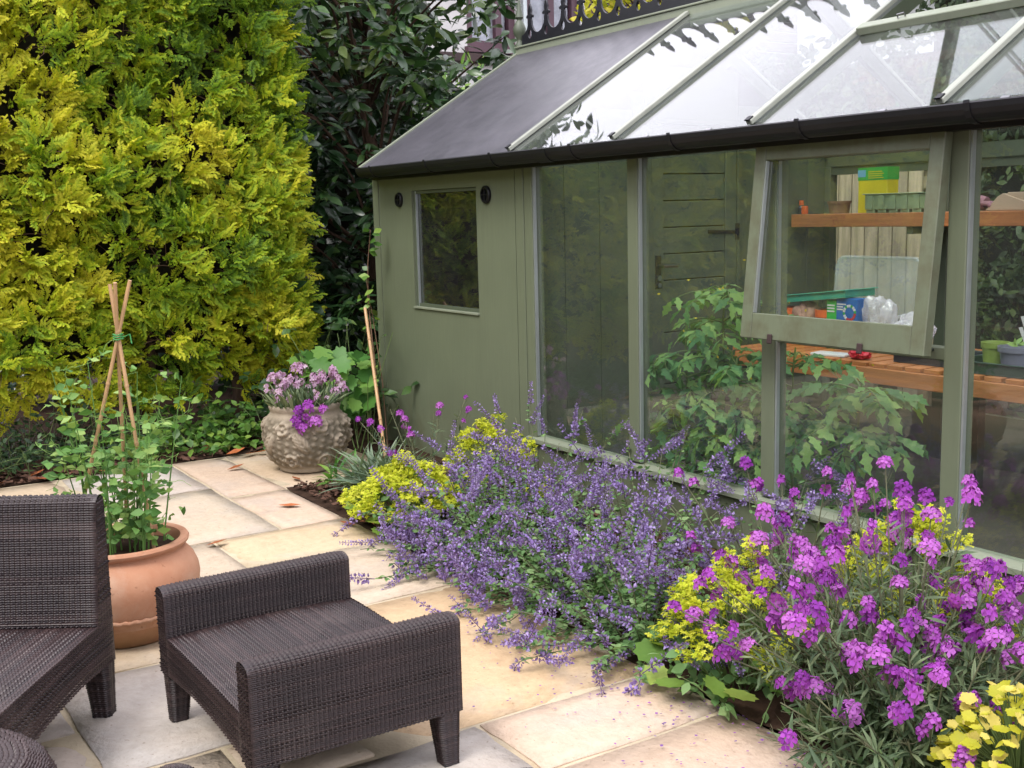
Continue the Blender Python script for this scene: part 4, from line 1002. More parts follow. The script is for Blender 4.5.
obj1('seed_packet', MB().obox((-4.06, 4.48, ZBn), (.2, .03, 0), (-.02, .1, 0), (0, 0, .012)), K['white'], 'white packet lying on the front of the bench', 'packet')
obj1('red_cloth', lump((-3.77, 4.52, ZBn + .025), (.06, .04, .03), 3, 21, ZBn), K['red'], 'small red cloth on the front of the bench', 'cloth', bevel=0, smooth=True)
obj1('bamboo_label', MB().tube([(-4.61, 4.75, ZBn), (-4.61, 4.75, ZBn + .345)], .004, 6), M['cane'], 'short thin cane standing at the left end of the bench', 'cane', bevel=0)
mb = MB(); tray(mb, -3.21, -2.30, 4.49, 4.86, ZBn, ZBn + .05); obj1('gravel_tray', mb, K['dkgreen'], 'dark green tray holding pots at the right of the bench', 'tray')
mb = MB(); tray(mb, -3.60, -3.25, 4.56, 4.86, ZBn, ZBn + .045); obj1('gravel_tray', mb, K['blackpot'], 'empty dark tray half behind the greenhouse post', 'tray')
obj1('flower_pot', potmb(MB(), -3.10, 4.64, ZBn + .007, .048, .06, .125), K['limepot'], 'lime green pot in the dark green tray', 'flower pot', bevel=0, smooth=True)
obj1('flower_pot', potmb(MB(), -2.965, 4.60, ZBn + .007, .06, .078, .12), K['greypot'], 'grey pot with a seedling in the dark green tray', 'flower pot', bevel=0, smooth=True)
for k in range(5):
    obj1('flower_pot', potmb(MB(), -2.97, 4.89 + .06, ZBn + .001 + .032 * k, .06, .085, .10), K['blackpot'], ('bottom dark pot', 'second dark pot from the bottom', 'middle dark pot', 'second dark pot from the top', 'top dark pot')[k] + ' of the stack behind the green tray', 'flower pot', bevel=0, group='stacked dark pots', smooth=True)
for k, (x, y, tl) in enumerate(((-3.08, 4.87, -.05), (-3.09, 4.85, -.035))): obj1('plant_label', MB().obox((x, y, ZBn + .1), (.018, 0, .004), (0, .002, 0), (tl, 0, .13 - .05 * k)), K['white'], ('tall white plant label beside the stacked dark pots', 'short white plant label beside the stacked dark pots')[k], 'plant label', bevel=0, group='white plant labels')
tv, tf = leaf_t(.3, 4); n = 8; T = np.tile((-2.965, 4.60, ZBn + .125), (n, 1)) + rng.normal(0, .008, (n, 3)); V, F, t_ = instV(tv, tf, frames(rdirs(n, .2, .8), rdirs(n, .5, 1)), T, .05, rng.uniform(.4, 1, n))
tag(big('seedling', V, F, M['pea'], None, t_), 'tiny bright green seedling in the grey pot', 'seedling')
# ------------------------------------------------------------------ plants
def mesh_of(name, V, F, T, mat, smooth=False): return bigmesh(name, V, F, mat, T, smooth)
# ---- golden conifer hedge
def spray_t(seed):
    """flat fan of scale-leaf twigs: jagged branchlets off a curved rib"""
    g = random.Random(seed); V = []; F = []; T = []
    def tri(a, b, c, t): k = len(V); V.extend((a, b, c)); F.append((k, k + 1, k + 2)); T.extend(t)
    n = 7
    for i in range(n + 1):
        y = .12 + .80 * i / n; bend = .10 * math.sin(i * .5)
        for s in ((-1, 1) if i < n else (0,)):
            L = (.42 * (1 - .55 * i / n) * (.6 + .4 * min(1, i / 1.5))) * g.uniform(.75, 1.2) if i < n else .22
            a = (R(90) - s * R(52 - 18 * i / n) + g.uniform(-.15, .15)) if i < n else R(90)
            dx, dy = math.cos(a), math.sin(a); px, py = -dy, dx; x0 = bend
            w = .058; z = -.10 * y * y + g.uniform(-.03, .03); z1 = z - .06 + g.uniform(-.06, .06)
            m = (x0 + dx * L * .5, y + dy * L * .5, (z + z1) / 2)
            tri((x0, y, z), (m[0] + px * w, m[1] + py * w, m[2]), (x0 + dx * L, y + dy * L, z1), (0, .2, .44))
            tri((x0, y, z), (x0 + dx * L, y + dy * L, z1), (m[0] - px * w, m[1] - py * w, m[2]), (0, .44, .2))
            for q in (.35, .62):
                for s2 in (-1, 1):
                    b = a + s2 * R(42); l2 = L * .42 * (1.1 - q * .5) * g.uniform(.7, 1.2); bx, by = x0 + dx * L * q, y + dy * L * q
                    ex, ey = bx + math.cos(b) * l2, by + math.sin(b) * l2; qx, qy = -math.sin(b) * .036, math.cos(b) * .036
                    tri((bx - dx * .03, by - dy * .03, z), (bx + qx + dx * .05, by + qy + dy * .05, z1), (ex, ey, z1 - .02), (.12, .22, .46))
    return np.array(V, float), np.array(F), np.array(T)
SPR = [spray_t(k) for k in range(4)]
def hedge_face(pts, normals, per, size, rad, tintfn, mat, name, parent, droop=.25):
    """clumps of sprays growing out of a hedge surface"""
    out_ = []
    for s, (tv, tf, tt) in enumerate(SPR):
        sel = np.arange(len(pts)) % 4 == s; C = np.repeat(pts[sel], per, 0); Nn = np.repeat(normals[sel], per, 0); n = len(C)
        lean = np.repeat(rng.normal(0, .5, (sel.sum(), 3)), per, 0)
        off = rdirs(n) * rng.uniform(.1, 1, n)[:, None] * rad
        P = C + off * .8 - Nn * np.abs(rng.normal(0, .05, n))[:, None]
        ax = nrm(Nn * .6 + lean * .75 + np.array((0, .15, .2)) + rng.normal(0, .32, (n, 3)) + off / rad * .5)
        hint = rng.normal(0, .45, (n, 3)) + np.array((0, 0, .6)) + .9 * toward_cam(P)
        ti = tintfn(C) + rng.normal(0, .09, n)
        out_.append(instV(tv, tf, frames(ax, hint), P, rng.uniform(*size, n), np.clip(ti, -.1, .85), tt))
    V, F, T = merge(out_); return big(name, V, F, mat, parent, np.clip(T, 0, 1))
hedge = thing('conifer_hedge', (-7.7, .6, 0), 'tall golden yellow and green conifer hedge behind the patio', 'hedge')
def hx(y, z):
    P = np.stack([np.full_like(y, 5.0), y, z], -1)
    return -7.38 + .09 * vnoise(P, 1.6) + .10 * vnoise(P, 4.2) + .13 * vnoise(P, 8.5) - .30 * np.clip((.75 - z) / .6, 0, 1) - .22 * np.clip((y - 2.65) / .5, 0, 1.5) ** 2
def hedge_pts(y0, y1, z0, z1, dens):
    n = int((y1 - y0) * (z1 - z0) * dens); y = rng.uniform(y0, y1, n); z = rng.uniform(z0, z1, n)
    keep = z > .34 + .16 * vnoise(np.stack([y, y, y], -1), 2.2) + .10 * np.clip(y - 2.4, 0, 1); y = y[keep]; z = z[keep]
    x = hx(y, z); e = .05; nx = np.stack([np.ones_like(x), -(hx(y + e, z) - x) / e * .8, -(hx(y, z + e) - x) / e * .8 + .15], -1)
    return np.stack([x, y, z], -1), nrm(nx)
def gold(C):
    """pigment patches: yellow sun-tips in drifts, greener towards the greenhouse and high up"""
    g = .33 + .18 * vnoise(C, 1.5) + .24 * vnoise(C + 7, 3.6) + .30 * vnoise(C + 17, 8)
    return np.clip(g + .16 * np.clip((1.9 - C[:, 1]) / 1.2, -1.2, 1) - .12 * np.clip(C[:, 2] - 1.5, 0, 1) + .05, -.1, .8)
P, Nn = hedge_pts(.75, 3.16, .18, 3.3, 250)
hedge_face(P, Nn, 4, (.075, .15), .055, gold, M['thuja'], 'foliage', hedge)['kind'] = 'stuff'
P, Nn = hedge_pts(-4.6, .75, .18, 3.3, 60)
hedge_face(P, Nn, 7, (.16, .27), .16, gold, M['thuja'], 'foliage', hedge)['kind'] = 'stuff'
# rounded return at its right end
n = 240; z = rng.uniform(.5, 3.3, n); a = rng.uniform(0, R(100), n); x = -7.86 + .42 * np.cos(a) + rng.normal(0, .05, n); y = 2.78 + .40 * np.sin(a) + rng.normal(0, .05, n)
hedge_face(np.stack([x, y, z], -1), nrm(np.stack([np.cos(a), np.sin(a), np.full(n, .1)], -1)), 4, (.09, .17), .07, gold, M['thuja'], 'foliage', hedge)['kind'] = 'stuff'
# solid dark core added to block light and keep the gaps shaded
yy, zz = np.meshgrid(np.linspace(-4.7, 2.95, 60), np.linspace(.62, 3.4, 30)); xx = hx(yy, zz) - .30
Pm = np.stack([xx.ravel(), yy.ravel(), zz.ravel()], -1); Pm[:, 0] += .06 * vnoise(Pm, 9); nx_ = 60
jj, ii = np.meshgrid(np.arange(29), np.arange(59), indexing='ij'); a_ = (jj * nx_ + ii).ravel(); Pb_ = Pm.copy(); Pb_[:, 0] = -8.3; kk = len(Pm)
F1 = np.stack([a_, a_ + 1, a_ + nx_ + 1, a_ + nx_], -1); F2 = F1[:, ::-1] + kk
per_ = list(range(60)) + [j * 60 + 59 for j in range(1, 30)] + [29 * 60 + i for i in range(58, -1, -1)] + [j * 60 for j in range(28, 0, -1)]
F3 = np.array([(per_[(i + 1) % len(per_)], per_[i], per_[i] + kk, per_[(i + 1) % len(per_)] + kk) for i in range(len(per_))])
big('shade_core', np.concatenate([Pm, Pb_]), np.concatenate([F1, F2, F3]), M['hedgecore'], hedge)
for y in np.linspace(-3.2, 2.7, 11):
    part('trunk', MB().tube([(-7.75 + rng.normal(0, .05), y, -.03), (-7.78, y + rng.normal(0, .05), .25), (-7.8, y, .6), (-7.8, y, 3.0)], [.06, .05, .045, .02], 8), M['bark'], 0, hedge, smooth=True)
# bare twigs showing in the gaps
cs = []; rs = []
for k in range(420):
    y, z = rng.uniform(.8, 2.9), rng.uniform(.4, 2.9); x = float(hx(np.array(y), np.array(z))) - .2; cs.append(curve_pts((x, y, z), (1, rng.normal(0, .6), rng.normal(.2, .4)), .26, .4, 4)); rs.append((.004, .0015))
V, F = tubes_arr(cs, rs); big('twigs', V, F, M['woody'], hedge)

# ---- boundary hedges that close the garden, seen through and mirrored in the glass
def leafy_hedge(name, label, P, Nn, per, size, core, mat=None, tint=(.1, .8)):
    h = thing(name, (float(P[:, 0].mean()), float(P[:, 1].mean()), 0), label, 'hedge')
    tv, tf = leaf_t(.28, 3, .1, .1); n = len(P) * per; C = np.repeat(P, per, 0); N2 = np.repeat(Nn, per, 0); T = C + rdirs(n) * rng.uniform(0, .16, n)[:, None]
    V, F, t = instV(tv, tf, frames(nrm(N2 * .5 + rdirs(n)), N2 + rdirs(n) * .8), T, rng.uniform(*size, n), np.clip(np.repeat(rng.uniform(*tint, len(P)), per) + rng.normal(0, .1, n), 0, 1))
    big('foliage', V, F, mat or M['darkleaf'], h, t)['kind'] = 'stuff'
    part('shade_core', B(*core), M['hedgecore'], 0, h)  # solid dark box standing for the unlit inside of the hedge
    for k in range(8):
        u = (k + .5) / 8; bx = core[0][0] + (core[1][0] - core[0][0]) * u; by = (core[0][1] + core[1][1]) / 2
        if core[1][0] - core[0][0] < core[1][1] - core[0][1]: bx = (core[0][0] + core[1][0]) / 2; by = core[0][1] + (core[1][1] - core[0][1]) * u
        part('trunk', MB().tube([(bx, by, -.03), (bx, by, core[0][2] + .1)], .05, 6), M['bark'], 0, h)
n = 2300; P = np.stack([rng.uniform(-5.5, 2.5, n), 6.98 + .12 * rng.normal(0, 1, n), rng.uniform(.1, 4.5, n)], -1)
leafy_hedge('boundary_hedge', 'dark green leafy hedge behind the greenhouse back glass', P, np.tile((0, -1., .1), (n, 1)), 14, (.05, .10), ((-5.4, 7.2, .3), (2.6, 8.0, 4.3)))
n = 700; P = np.stack([rng.uniform(-9, -5.5, n), 7.1 + .12 * rng.normal(0, 1, n), rng.uniform(.1, 2.75, n)], -1)
leafy_hedge('boundary_hedge', 'dark shrub line behind the weathered board fence', P, np.tile((0, -1., .1), (n, 1)), 12, (.06, .11), ((-9, 7.3, .3), (-5.45, 8.0, 2.6)))
n = 1400; P = np.stack([rng.uniform(-9.5, 4.5, n), -3.6 + .2 * rng.normal(0, 1, n), rng.uniform(.1, 4.2, n)], -1)  # out of view, raised tall so its reflection darkens the glass
leafy_hedge('boundary_hedge', 'unseen dark hedge added behind the camera, mirrored in the glass', P, np.tile((0, 1., .1), (n, 1)), 12, (.09, .16), ((-9.6, -4.6, .3), (4.6, -3.85, 4.0)))

# ---- laurel behind the shed end
def tree_skeleton(base, height, spread, nl, r0):
    tr = [np.array(base, float)]
    for i in range(5): tr.append(tr[-1] + np.array((rng.normal(0, .06), rng.normal(0, .06), height / 5)))
    return tr
laurel = thing('laurel_tree', (-8.5, 4.1, 0), 'dark glossy laurel tree behind the shed end of the greenhouse', 'tree')
trk = tree_skeleton((-8.6, 4.1, -.05), 3.0, 1, 6, .1); mb = MB().tube(trk, [.11, .10, .085, .07, .05, .03], 10)
part('trunk', mb, M['bark'], 0, laurel, smooth=True)
n = 1150
Pl = np.stack([rng.uniform(-9.6, -7.25, n), rng.uniform(2.75, 5.7, n), rng.uniform(.25, 4.3, n)], -1)
# outline: keep an uneven shell facing the patio, clear of the shed end and its roof
keep = (vnoise(Pl, 1.3) > -.42) & ~((Pl[:, 0] > -7.15 + 0) & (Pl[:, 1] > 3.2)) & ~((Pl[:, 1] > 5.2 + .25 * vnoise(Pl, 2)) & (Pl[:, 2] > 2.3)) & (Pl[:, 0] + .35 * np.abs(Pl[:, 1] - 4.0) < -7.2)
Pl = Pl[keep]; cs = []; rs = []
for p in Pl[::9]:
    b = np.array(trk[min(5, max(0, int(p[2] / .75)))]); m = (b + p) / 2 + np.array((0, 0, .15)); cs.append([b, m, p]); rs.append((.018, .004))
V, F = tubes_arr(cs, rs, 5); big('limbs', V, F, M['bark'], laurel)
tv, tf = leaf_t(.20, 5, .25, .18, .5); per = 10; C = np.repeat(Pl, per, 0); n = len(C); axis = nrm(rdirs(n, -.75, .55) + np.array((.35, -.25, -.15)))
T = C + axis * rng.uniform(.0, .05, n)[:, None] + rng.normal(0, .03, (n, 3)); Ms = frames(axis, np.array((.3, -.2, .8)) + rng.normal(0, .5, (n, 3))); size = rng.uniform(.12, .20, n); tnt = np.clip(rng.beta(1.8, 3.3, n) + .25 * (rng.random(n) > .93) + .22 * (T[:, 2] > 2.35 + .3 * rng.random(n)), 0, 1)  # upper leaves tinted paler, as new growth with the top highlights painted in
dist = (T @ -cz); front = np.argsort(dist - .0)      # depth along the view
vis = np.array([i for i in front if T[i, 2] > .4])[:280]; mask = np.ones(n, bool); mask[vis] = False
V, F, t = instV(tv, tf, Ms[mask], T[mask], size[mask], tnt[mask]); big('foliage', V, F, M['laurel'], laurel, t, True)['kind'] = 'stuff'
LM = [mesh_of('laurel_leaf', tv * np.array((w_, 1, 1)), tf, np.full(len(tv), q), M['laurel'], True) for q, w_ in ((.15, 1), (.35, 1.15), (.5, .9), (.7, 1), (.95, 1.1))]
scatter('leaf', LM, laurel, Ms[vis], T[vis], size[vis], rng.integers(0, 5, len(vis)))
# dark evergreen mass filling the corner behind the laurel
n = 1100; P = np.stack([-9.9 + .2 * rng.normal(0, 1, n), rng.uniform(1.5, 6.4, n), rng.uniform(.1, 4.3, n)], -1)
keep = ~((P[:, 1] > 5.6) & (P[:, 2] > 2.6)); P = P[keep]
leafy_hedge('evergreen_screen', 'very dark evergreen screen behind the laurel leaves', P, np.tile((1., 0, .1), (len(P), 1)), 10, (.08, .14), ((-10.9, 1.2, .2), (-10.05, 5.5, 4.2)), M['laurel'], (0, .35))
# young brown shoots above the shed roof corner
sh_ = thing('red_shoots', (-7.3, 3.75, 0), 'bronze young shoots above the left corner of the shed roof', 'shrub')
cs = []; rs = []; LT = []; LA = []
for k in range(9):
    b = np.array((-7.30 + rng.normal(0, .08), 3.72 + abs(rng.normal(0, .2)), 1.5)); c = curve_pts(b, (rng.normal(.1, .3), rng.normal(0, .3), 1), rng.uniform(.3, .55), -.1, 4); cs.append([np.array((b[0] - .05, b[1], -.02)), np.array((b[0] - .02, b[1] + .03, .8))] + list(c)); rs.append((.009, .003))
    for q in range(7): LT.append(c[-1] + rng.normal(0, .02, 3) - np.array((0, 0, .02 * q))); LA.append(nrm(np.array((rng.normal(0, .5), rng.normal(0, .5), .8))))
V, F = tubes_arr(cs, rs); big('stems', V, F, M['woody'], sh_)
bronze = leafmat('bronze_leaf', [(0, S(104, 78, 56)), (.5, S(140, 112, 72)), (1, S(150, 150, 80))], .4, .5, .25)
BM = [mesh_of('leaf', *leaf_t(.17, 4, .2, .1), np.full(15, q), bronze) for q in (.1, .5, .9)]
scatter('leaf', BM, sh_, frames(np.array(LA), rdirs(len(LA), 0, 1)), np.array(LT), rng.uniform(.09, .15, len(LT)))

# ---- gold-leaved tree beyond the ridge
gt = thing('golden_tree', (-9.5, 8.2, 0), 'bright yellow leaved tree seen through the roof cresting', 'tree')
part('trunk', MB().tube([(-9.5, 8.2, -.05), (-9.45, 8.2, 1.8), (-9.5, 8.25, 3.0)], [.09, .07, .04], 8), M['bark'], 0, gt)
n = 2600; P = np.array((-9.5, 8.2, 3.85)) + rdirs(n) * (rng.uniform(.2, 1, n) ** .5)[:, None] * np.array((1.0, .95, .85)); P = P[vnoise(P, 2.5) > -.25]; n = len(P)
tv, tf = leaf_t(.3, 3); V, F, t = instV(tv, tf, frames(rdirs(n), rdirs(n)), P, rng.uniform(.08, .15, n), rng.uniform(.1, 1, n)); big('foliage', V, F, M['yellowtree'], gt, t)['kind'] = 'stuff'
cs = []; rs = []
for p in P[::60]: cs.append([(-9.5, 8.22, 2.6), (np.array((-9.5, 8.22, 3.2)) + p) / 2, p]); rs.append((.02, .004))
V, F = tubes_arr(cs, rs, 4); big('limbs', V, F, M['bark'], gt)
# leafy shrub in front of the house, peeping above the roof edge
n = 700; 
bs = thing('house_shrub', (-11.5, 6.9, 0), 'light green shrub in front of the white house wall', 'shrub')
P = np.array((-11.5, 6.8, 2.3)) + rdirs(n) * (rng.uniform(.2, 1, n) ** .5)[:, None] * np.array((.8, .9, 1.0)); tv, tf = leaf_t(.25, 3)
V, F, t = instV(tv, tf, frames(rdirs(n), rdirs(n)), P, rng.uniform(.1, .2, n), rng.uniform(.3, 1, n)); big('foliage', V, F, M['ivy'], bs, t)['kind'] = 'stuff'
part('stem', MB().tube([(-11.5, 6.8, -.05), (-11.5, 6.8, 2.4)], [.05, .02], 6), M['bark'], 0, bs)

# ---- low planting along the hedge foot
def ground_cover(name, label, boxes, nstem, mat, size, w=.3, hgt=(.08, .3), single=0, cat='ground cover'):
    h = thing(name, tuple(np.mean([((a + b) / 2, (c + d) / 2, 0) for a, b, c, d in boxes], 0)), label, cat); LT = []; LA = []; LN = []; cs = []; rs = []
    for a, b, c, d in boxes:
        for k in range(int(nstem * (b - a) * (d - c)) + 1):
            p = np.array((rng.uniform(a, b), rng.uniform(c, d), 0)); st_ = curve_pts(p, (rng.normal(.25, .5), rng.normal(0, .5), 1), rng.uniform(*hgt), .6, 4); cs.append(st_); rs.append((.003, .0015))
            for q in range(8):
                i = rng.integers(1, 5); ax = nrm(np.array((rng.normal(.3, .7), rng.normal(0, .7), rng.normal(.1, .35)))); LT.append(st_[i] + rng.normal(0, .008, 3)); LA.append(ax); LN.append(np.array((.35, -.1, .9)) + rng.normal(0, .3, 3))
    V, F = tubes_arr(cs, rs, 3); big('stems', V, F, M['stem'], h)
    LT, LA, LN = np.array(LT), np.array(LA), np.array(LN); n = len(LT); Ms = frames(LA, LN); s = rng.uniform(*size, n); t = np.clip(rng.normal(.5, .25, n), 0, 1); tv, tf = leaf_t(w, 4, .15, .2)
    order = np.argsort(LT @ -cz); pick = order[:single]; m = np.ones(n, bool); m[pick] = False
    V, F, tt = instV(tv, tf, Ms[m], LT[m], s[m], t[m]); big('foliage', V, F, mat, h, tt, True)['kind'] = 'stuff'
    if single: scatter('leaf', [mesh_of('leaf', tv, tf, np.full(len(tv), q), mat, True) for q in (.2, .5, .8)], h, Ms[pick], LT[pick], s[pick])
ground_cover('ivy_ground_cover', 'bright green ivy-like ground cover at the hedge foot by the stone pot', [(-7.75, -7.12, 1.75, 2.45), (-7.6, -7.0, 2.35, 3.0), (-7.9, -7.4, 2.2, 3.2)], 110, M['ivy'], (.05, .085), .34, (.1, .42), 120)
ground_cover('dark_ground_cover', 'dark green low ground cover under the left of the hedge', [(-7.9, -7.15, .4, 1.8)], 190, M['darkfern'], (.035, .065), .24, (.12, .48))
ground_cover('shade_shrubs', 'dark leafy shrubs between the hedge and the shed', [(-7.9, -7.1, 2.95, 3.75)], 130, M['laurel'], (.06, .10), .3, (.3, 1.15), 60, 'shrubs')
# broad-leaved climber behind the stone pot
vine = thing('broad_leaf_vine', (-6.8, 3.06, 0), 'broad bright green leaves of a vine behind the stone pot', 'vine')
vpts = [(0, 0), (.22, -.06), (.42, .10), (.36, .28), (.55, .42), (.34, .56), (.30, .78), (.12, .80), (0, 1.0), (-.12, .80), (-.30, .78), (-.34, .56), (-.55, .42), (-.36, .28), (-.42, .10), (-.22, -.06)]
tv, tf = lobed_t(vpts, .08); VM = [mesh_of('vine_leaf', tv, tf, np.full(len(tv), q), M['bigleaf'], True) for q in (.15, .45, .8)]
n = 64; T = np.stack([rng.uniform(-7.2, -6.5, n), rng.uniform(2.9, 3.22, n), rng.uniform(.2, .66, n)], -1); ax = nrm(np.stack([rng.normal(.5, .4, n), rng.normal(-.3, .5, n), rng.normal(-.35, .4, n)], -1))
scatter('leaf', VM, vine, frames(ax, np.array((.55, -.4, .6)) + rng.normal(0, .25, (n, 3))), T, rng.uniform(.08, .155, n))
cs = [curve_pts((rng.uniform(-7.1, -6.5), rng.uniform(3.0, 3.25), 0), (rng.normal(0, .25), rng.normal(0, .25), 1), rng.uniform(.5, .95), .25, 6) for k in range(16)]
V, F = tubes_arr(cs, [(.005, .002)] * 16); big('stems', V, F, M['stem'], vine)
# tall thin shoot against the shed corner
shoot = thing('thin_shoot', (-6.6, 3.22, 0), 'thin reddish climbing shoot rising against the shed wall corner', 'shoot')
c1 = [(-6.42, 3.16, 0), (-6.50, 3.18, .35), (-6.60, 3.20, .7), (-6.68, 3.22, .98), (-6.70, 3.24, 1.2), (-6.66, 3.25, 1.42)]; c2 = [(-6.44, 3.2, .0), (-6.52, 3.22, .45), (-6.66, 3.24, .85), (-6.76, 3.25, 1.1)]
V, F = tubes_arr([c1, c2], [(.006, .003), (.005, .002)], 6); big('stems', V, F, M['woody'], shoot)
tv, tf = leaf_t(.36, 4, .1, .15); SM = [mesh_of('shoot_leaf', tv, tf, np.full(len(tv), q), M['ivy'], True) for q in (.3, .6, 1)]
n = 34; src = [np.array(c1[k]) + (np.array(c1[k + 1]) - np.array(c1[k])) * rng.random() for k in rng.integers(1, 5, n)]
scatter('leaf', SM, shoot, frames(nrm(rdirs(n, -.5, .7)), rdirs(n, .2, 1) + np.array((.3, -.5, 0))), np.array(src) + rng.normal(0, .02, (n, 3)), rng.uniform(.04, .075, n))

# ---- pea plants in the terracotta pot
pea = thing('pea_plants', (-4.12, .98, .33), 'pale green pea plants with tendrils climbing the canes', 'pea plants')
cs = []; rs = []; LT = []; LA = []; LN = []; tend = []
for k in range(25):
    a = rng.uniform(0, 2 * PI); rr = rng.uniform(.02, .17); b = np.array((-4.12 + rr * math.cos(a), .98 + rr * math.sin(a), .33)); L = rng.uniform(.28, .68)
    c = curve_pts(b, (math.cos(a) * .13 + rng.normal(0, .05), math.sin(a) * .13 + rng.normal(0, .05), 1), L, .1, 7); cs.append(c); rs.append((.0035, .0016))
    for i in range(1, 8):
        d = nrm(np.array((rng.normal(), rng.normal(), .15)))
        for s in (-1, 1):
            for e in (0, 1):
                LT.append(c[i] + d * (.012 + .045 * e)); LA.append(nrm(s * np.cross(d, (0, 0, 1.)) + d * .5 + rng.normal(0, .25, 3))); LN.append(np.array((.35, -.25, .35)) + rng.normal(0, .6, 3))
        if i > 3 and rng.random() < .7:
            p0 = c[i] + d * .06; q = [p0]; w_ = d + np.array((0, 0, .5))
            for m in range(7): w_ = nrm(w_ + rng.normal(0, .5, 3)); q.append(q[-1] + w_ * .017)
            tend.append([c[i]] + q)
V, F = tubes_arr(cs, rs, 5); big('stems', V, F, M['pea'], pea, np.full(len(V), .4))
V, F = tubes_arr(tend, [(.0016, .0008)] * len(tend), 3); big('tendrils', V, F, M['pea'], pea, np.full(len(V), .7))
LT, LA, LN = np.array(LT), np.array(LA), np.array(LN); n = len(LT); tv, tf = leaf_t(.33, 5, .2, .12, .4); Ms = frames(LA, LN); sz = rng.uniform(.026, .054, n)
order = np.argsort(LT @ -cz); pk = order[:260]; mk = np.ones(n, bool); mk[pk] = False
scatter('leaf', [mesh_of('pea_leaf', tv, tf, np.full(len(tv), q), M['pea'], True) for q in (.1, .35, .6, .9)], pea, Ms[pk], LT[pk], sz[pk])
V, F, t = instV(tv, tf, Ms[mk], LT[mk], sz[mk], rng.uniform(0, 1, mk.sum())); big('foliage', V, F, M['pea'], pea, t, True)['kind'] = 'stuff'

# ---- wallflowers: narrow grey leaves, seed-pod stems, mauve heads
def flower_head(seed, nf, r, mat, bud=True, fs=.017):
    """dome of four-petalled flowers with dark buds on top"""
    g = np.random.default_rng(seed); parts_ = []
    pt, pf_ = leaf_t(.42, 3, .0, .12, .62); ring = []
    for k in range(nf):
        u = (k + .5) / nf; ph = k * 2.4 + g.uniform(-.2, .2); zc = u; d = nrm(np.array((math.sqrt(max(0, 1 - (zc * .9) ** 2)) * math.cos(ph), math.sqrt(max(0, 1 - (zc * .9) ** 2)) * math.sin(ph), zc * .9 + .12)))
        c = d * r * np.array((1, 1, 1.15)) * g.uniform(.8, 1.08) - np.array((0, 0, r * .35 * (1 - u))); ti = g.uniform(.38, .95)
        s1 = nrm(np.cross(d, g.normal(0, 1, 3))); s2 = np.cross(d, s1)
        for q in range(4):
            a = PI / 2 * q; ax = nrm(math.cos(a) * s1 + math.sin(a) * s2 + d * .18); parts_.append(instV(pt, pf_, frames(ax[None], d[None]), c[None], fs * g.uniform(.85, 1.15), np.array([ti + g.uniform(-.06, .06)])))
    bt, bf = leaf_t(.22, 3, .3, .0)
    for k in range(nf // 2 + 4):
        d = nrm(np.array((g.normal(0, .45), g.normal(0, .45), 1))); parts_.append(instV(bt, bf, frames(d[None], rdirs(1)), (d * r * .75)[None], fs * .75, np.array([g.uniform(0, .2)])))
    return parts_
def make_heads(name, mat, sizes, n=7, fs=.017):
    out_ = []
    for k in range(n):
        V, F, T = merge(flower_head(40 + k, *sizes[k % len(sizes)], mat, fs=fs)); V = V * np.array((1, 1, (1, 1.25, .9, 1.5, 1.1)[k % 5]))
        T = np.clip(np.where(T > .3, T + (0, -.16, .12, -.05, .22, -.28, .05, .3)[k % 8], T), 0, 1); out_.append(mesh_of(name, V, F, T, mat))
    return out_
HEADS = make_heads('flower_head', M['eryflower'], [(6, .012), (9, .017), (14, .022), (5, .010), (11, .019)], 10, .0145)
SMALLH = make_heads('pink_head', M['pinkflower'], [(5, .016), (8, .022)], 4, .015)
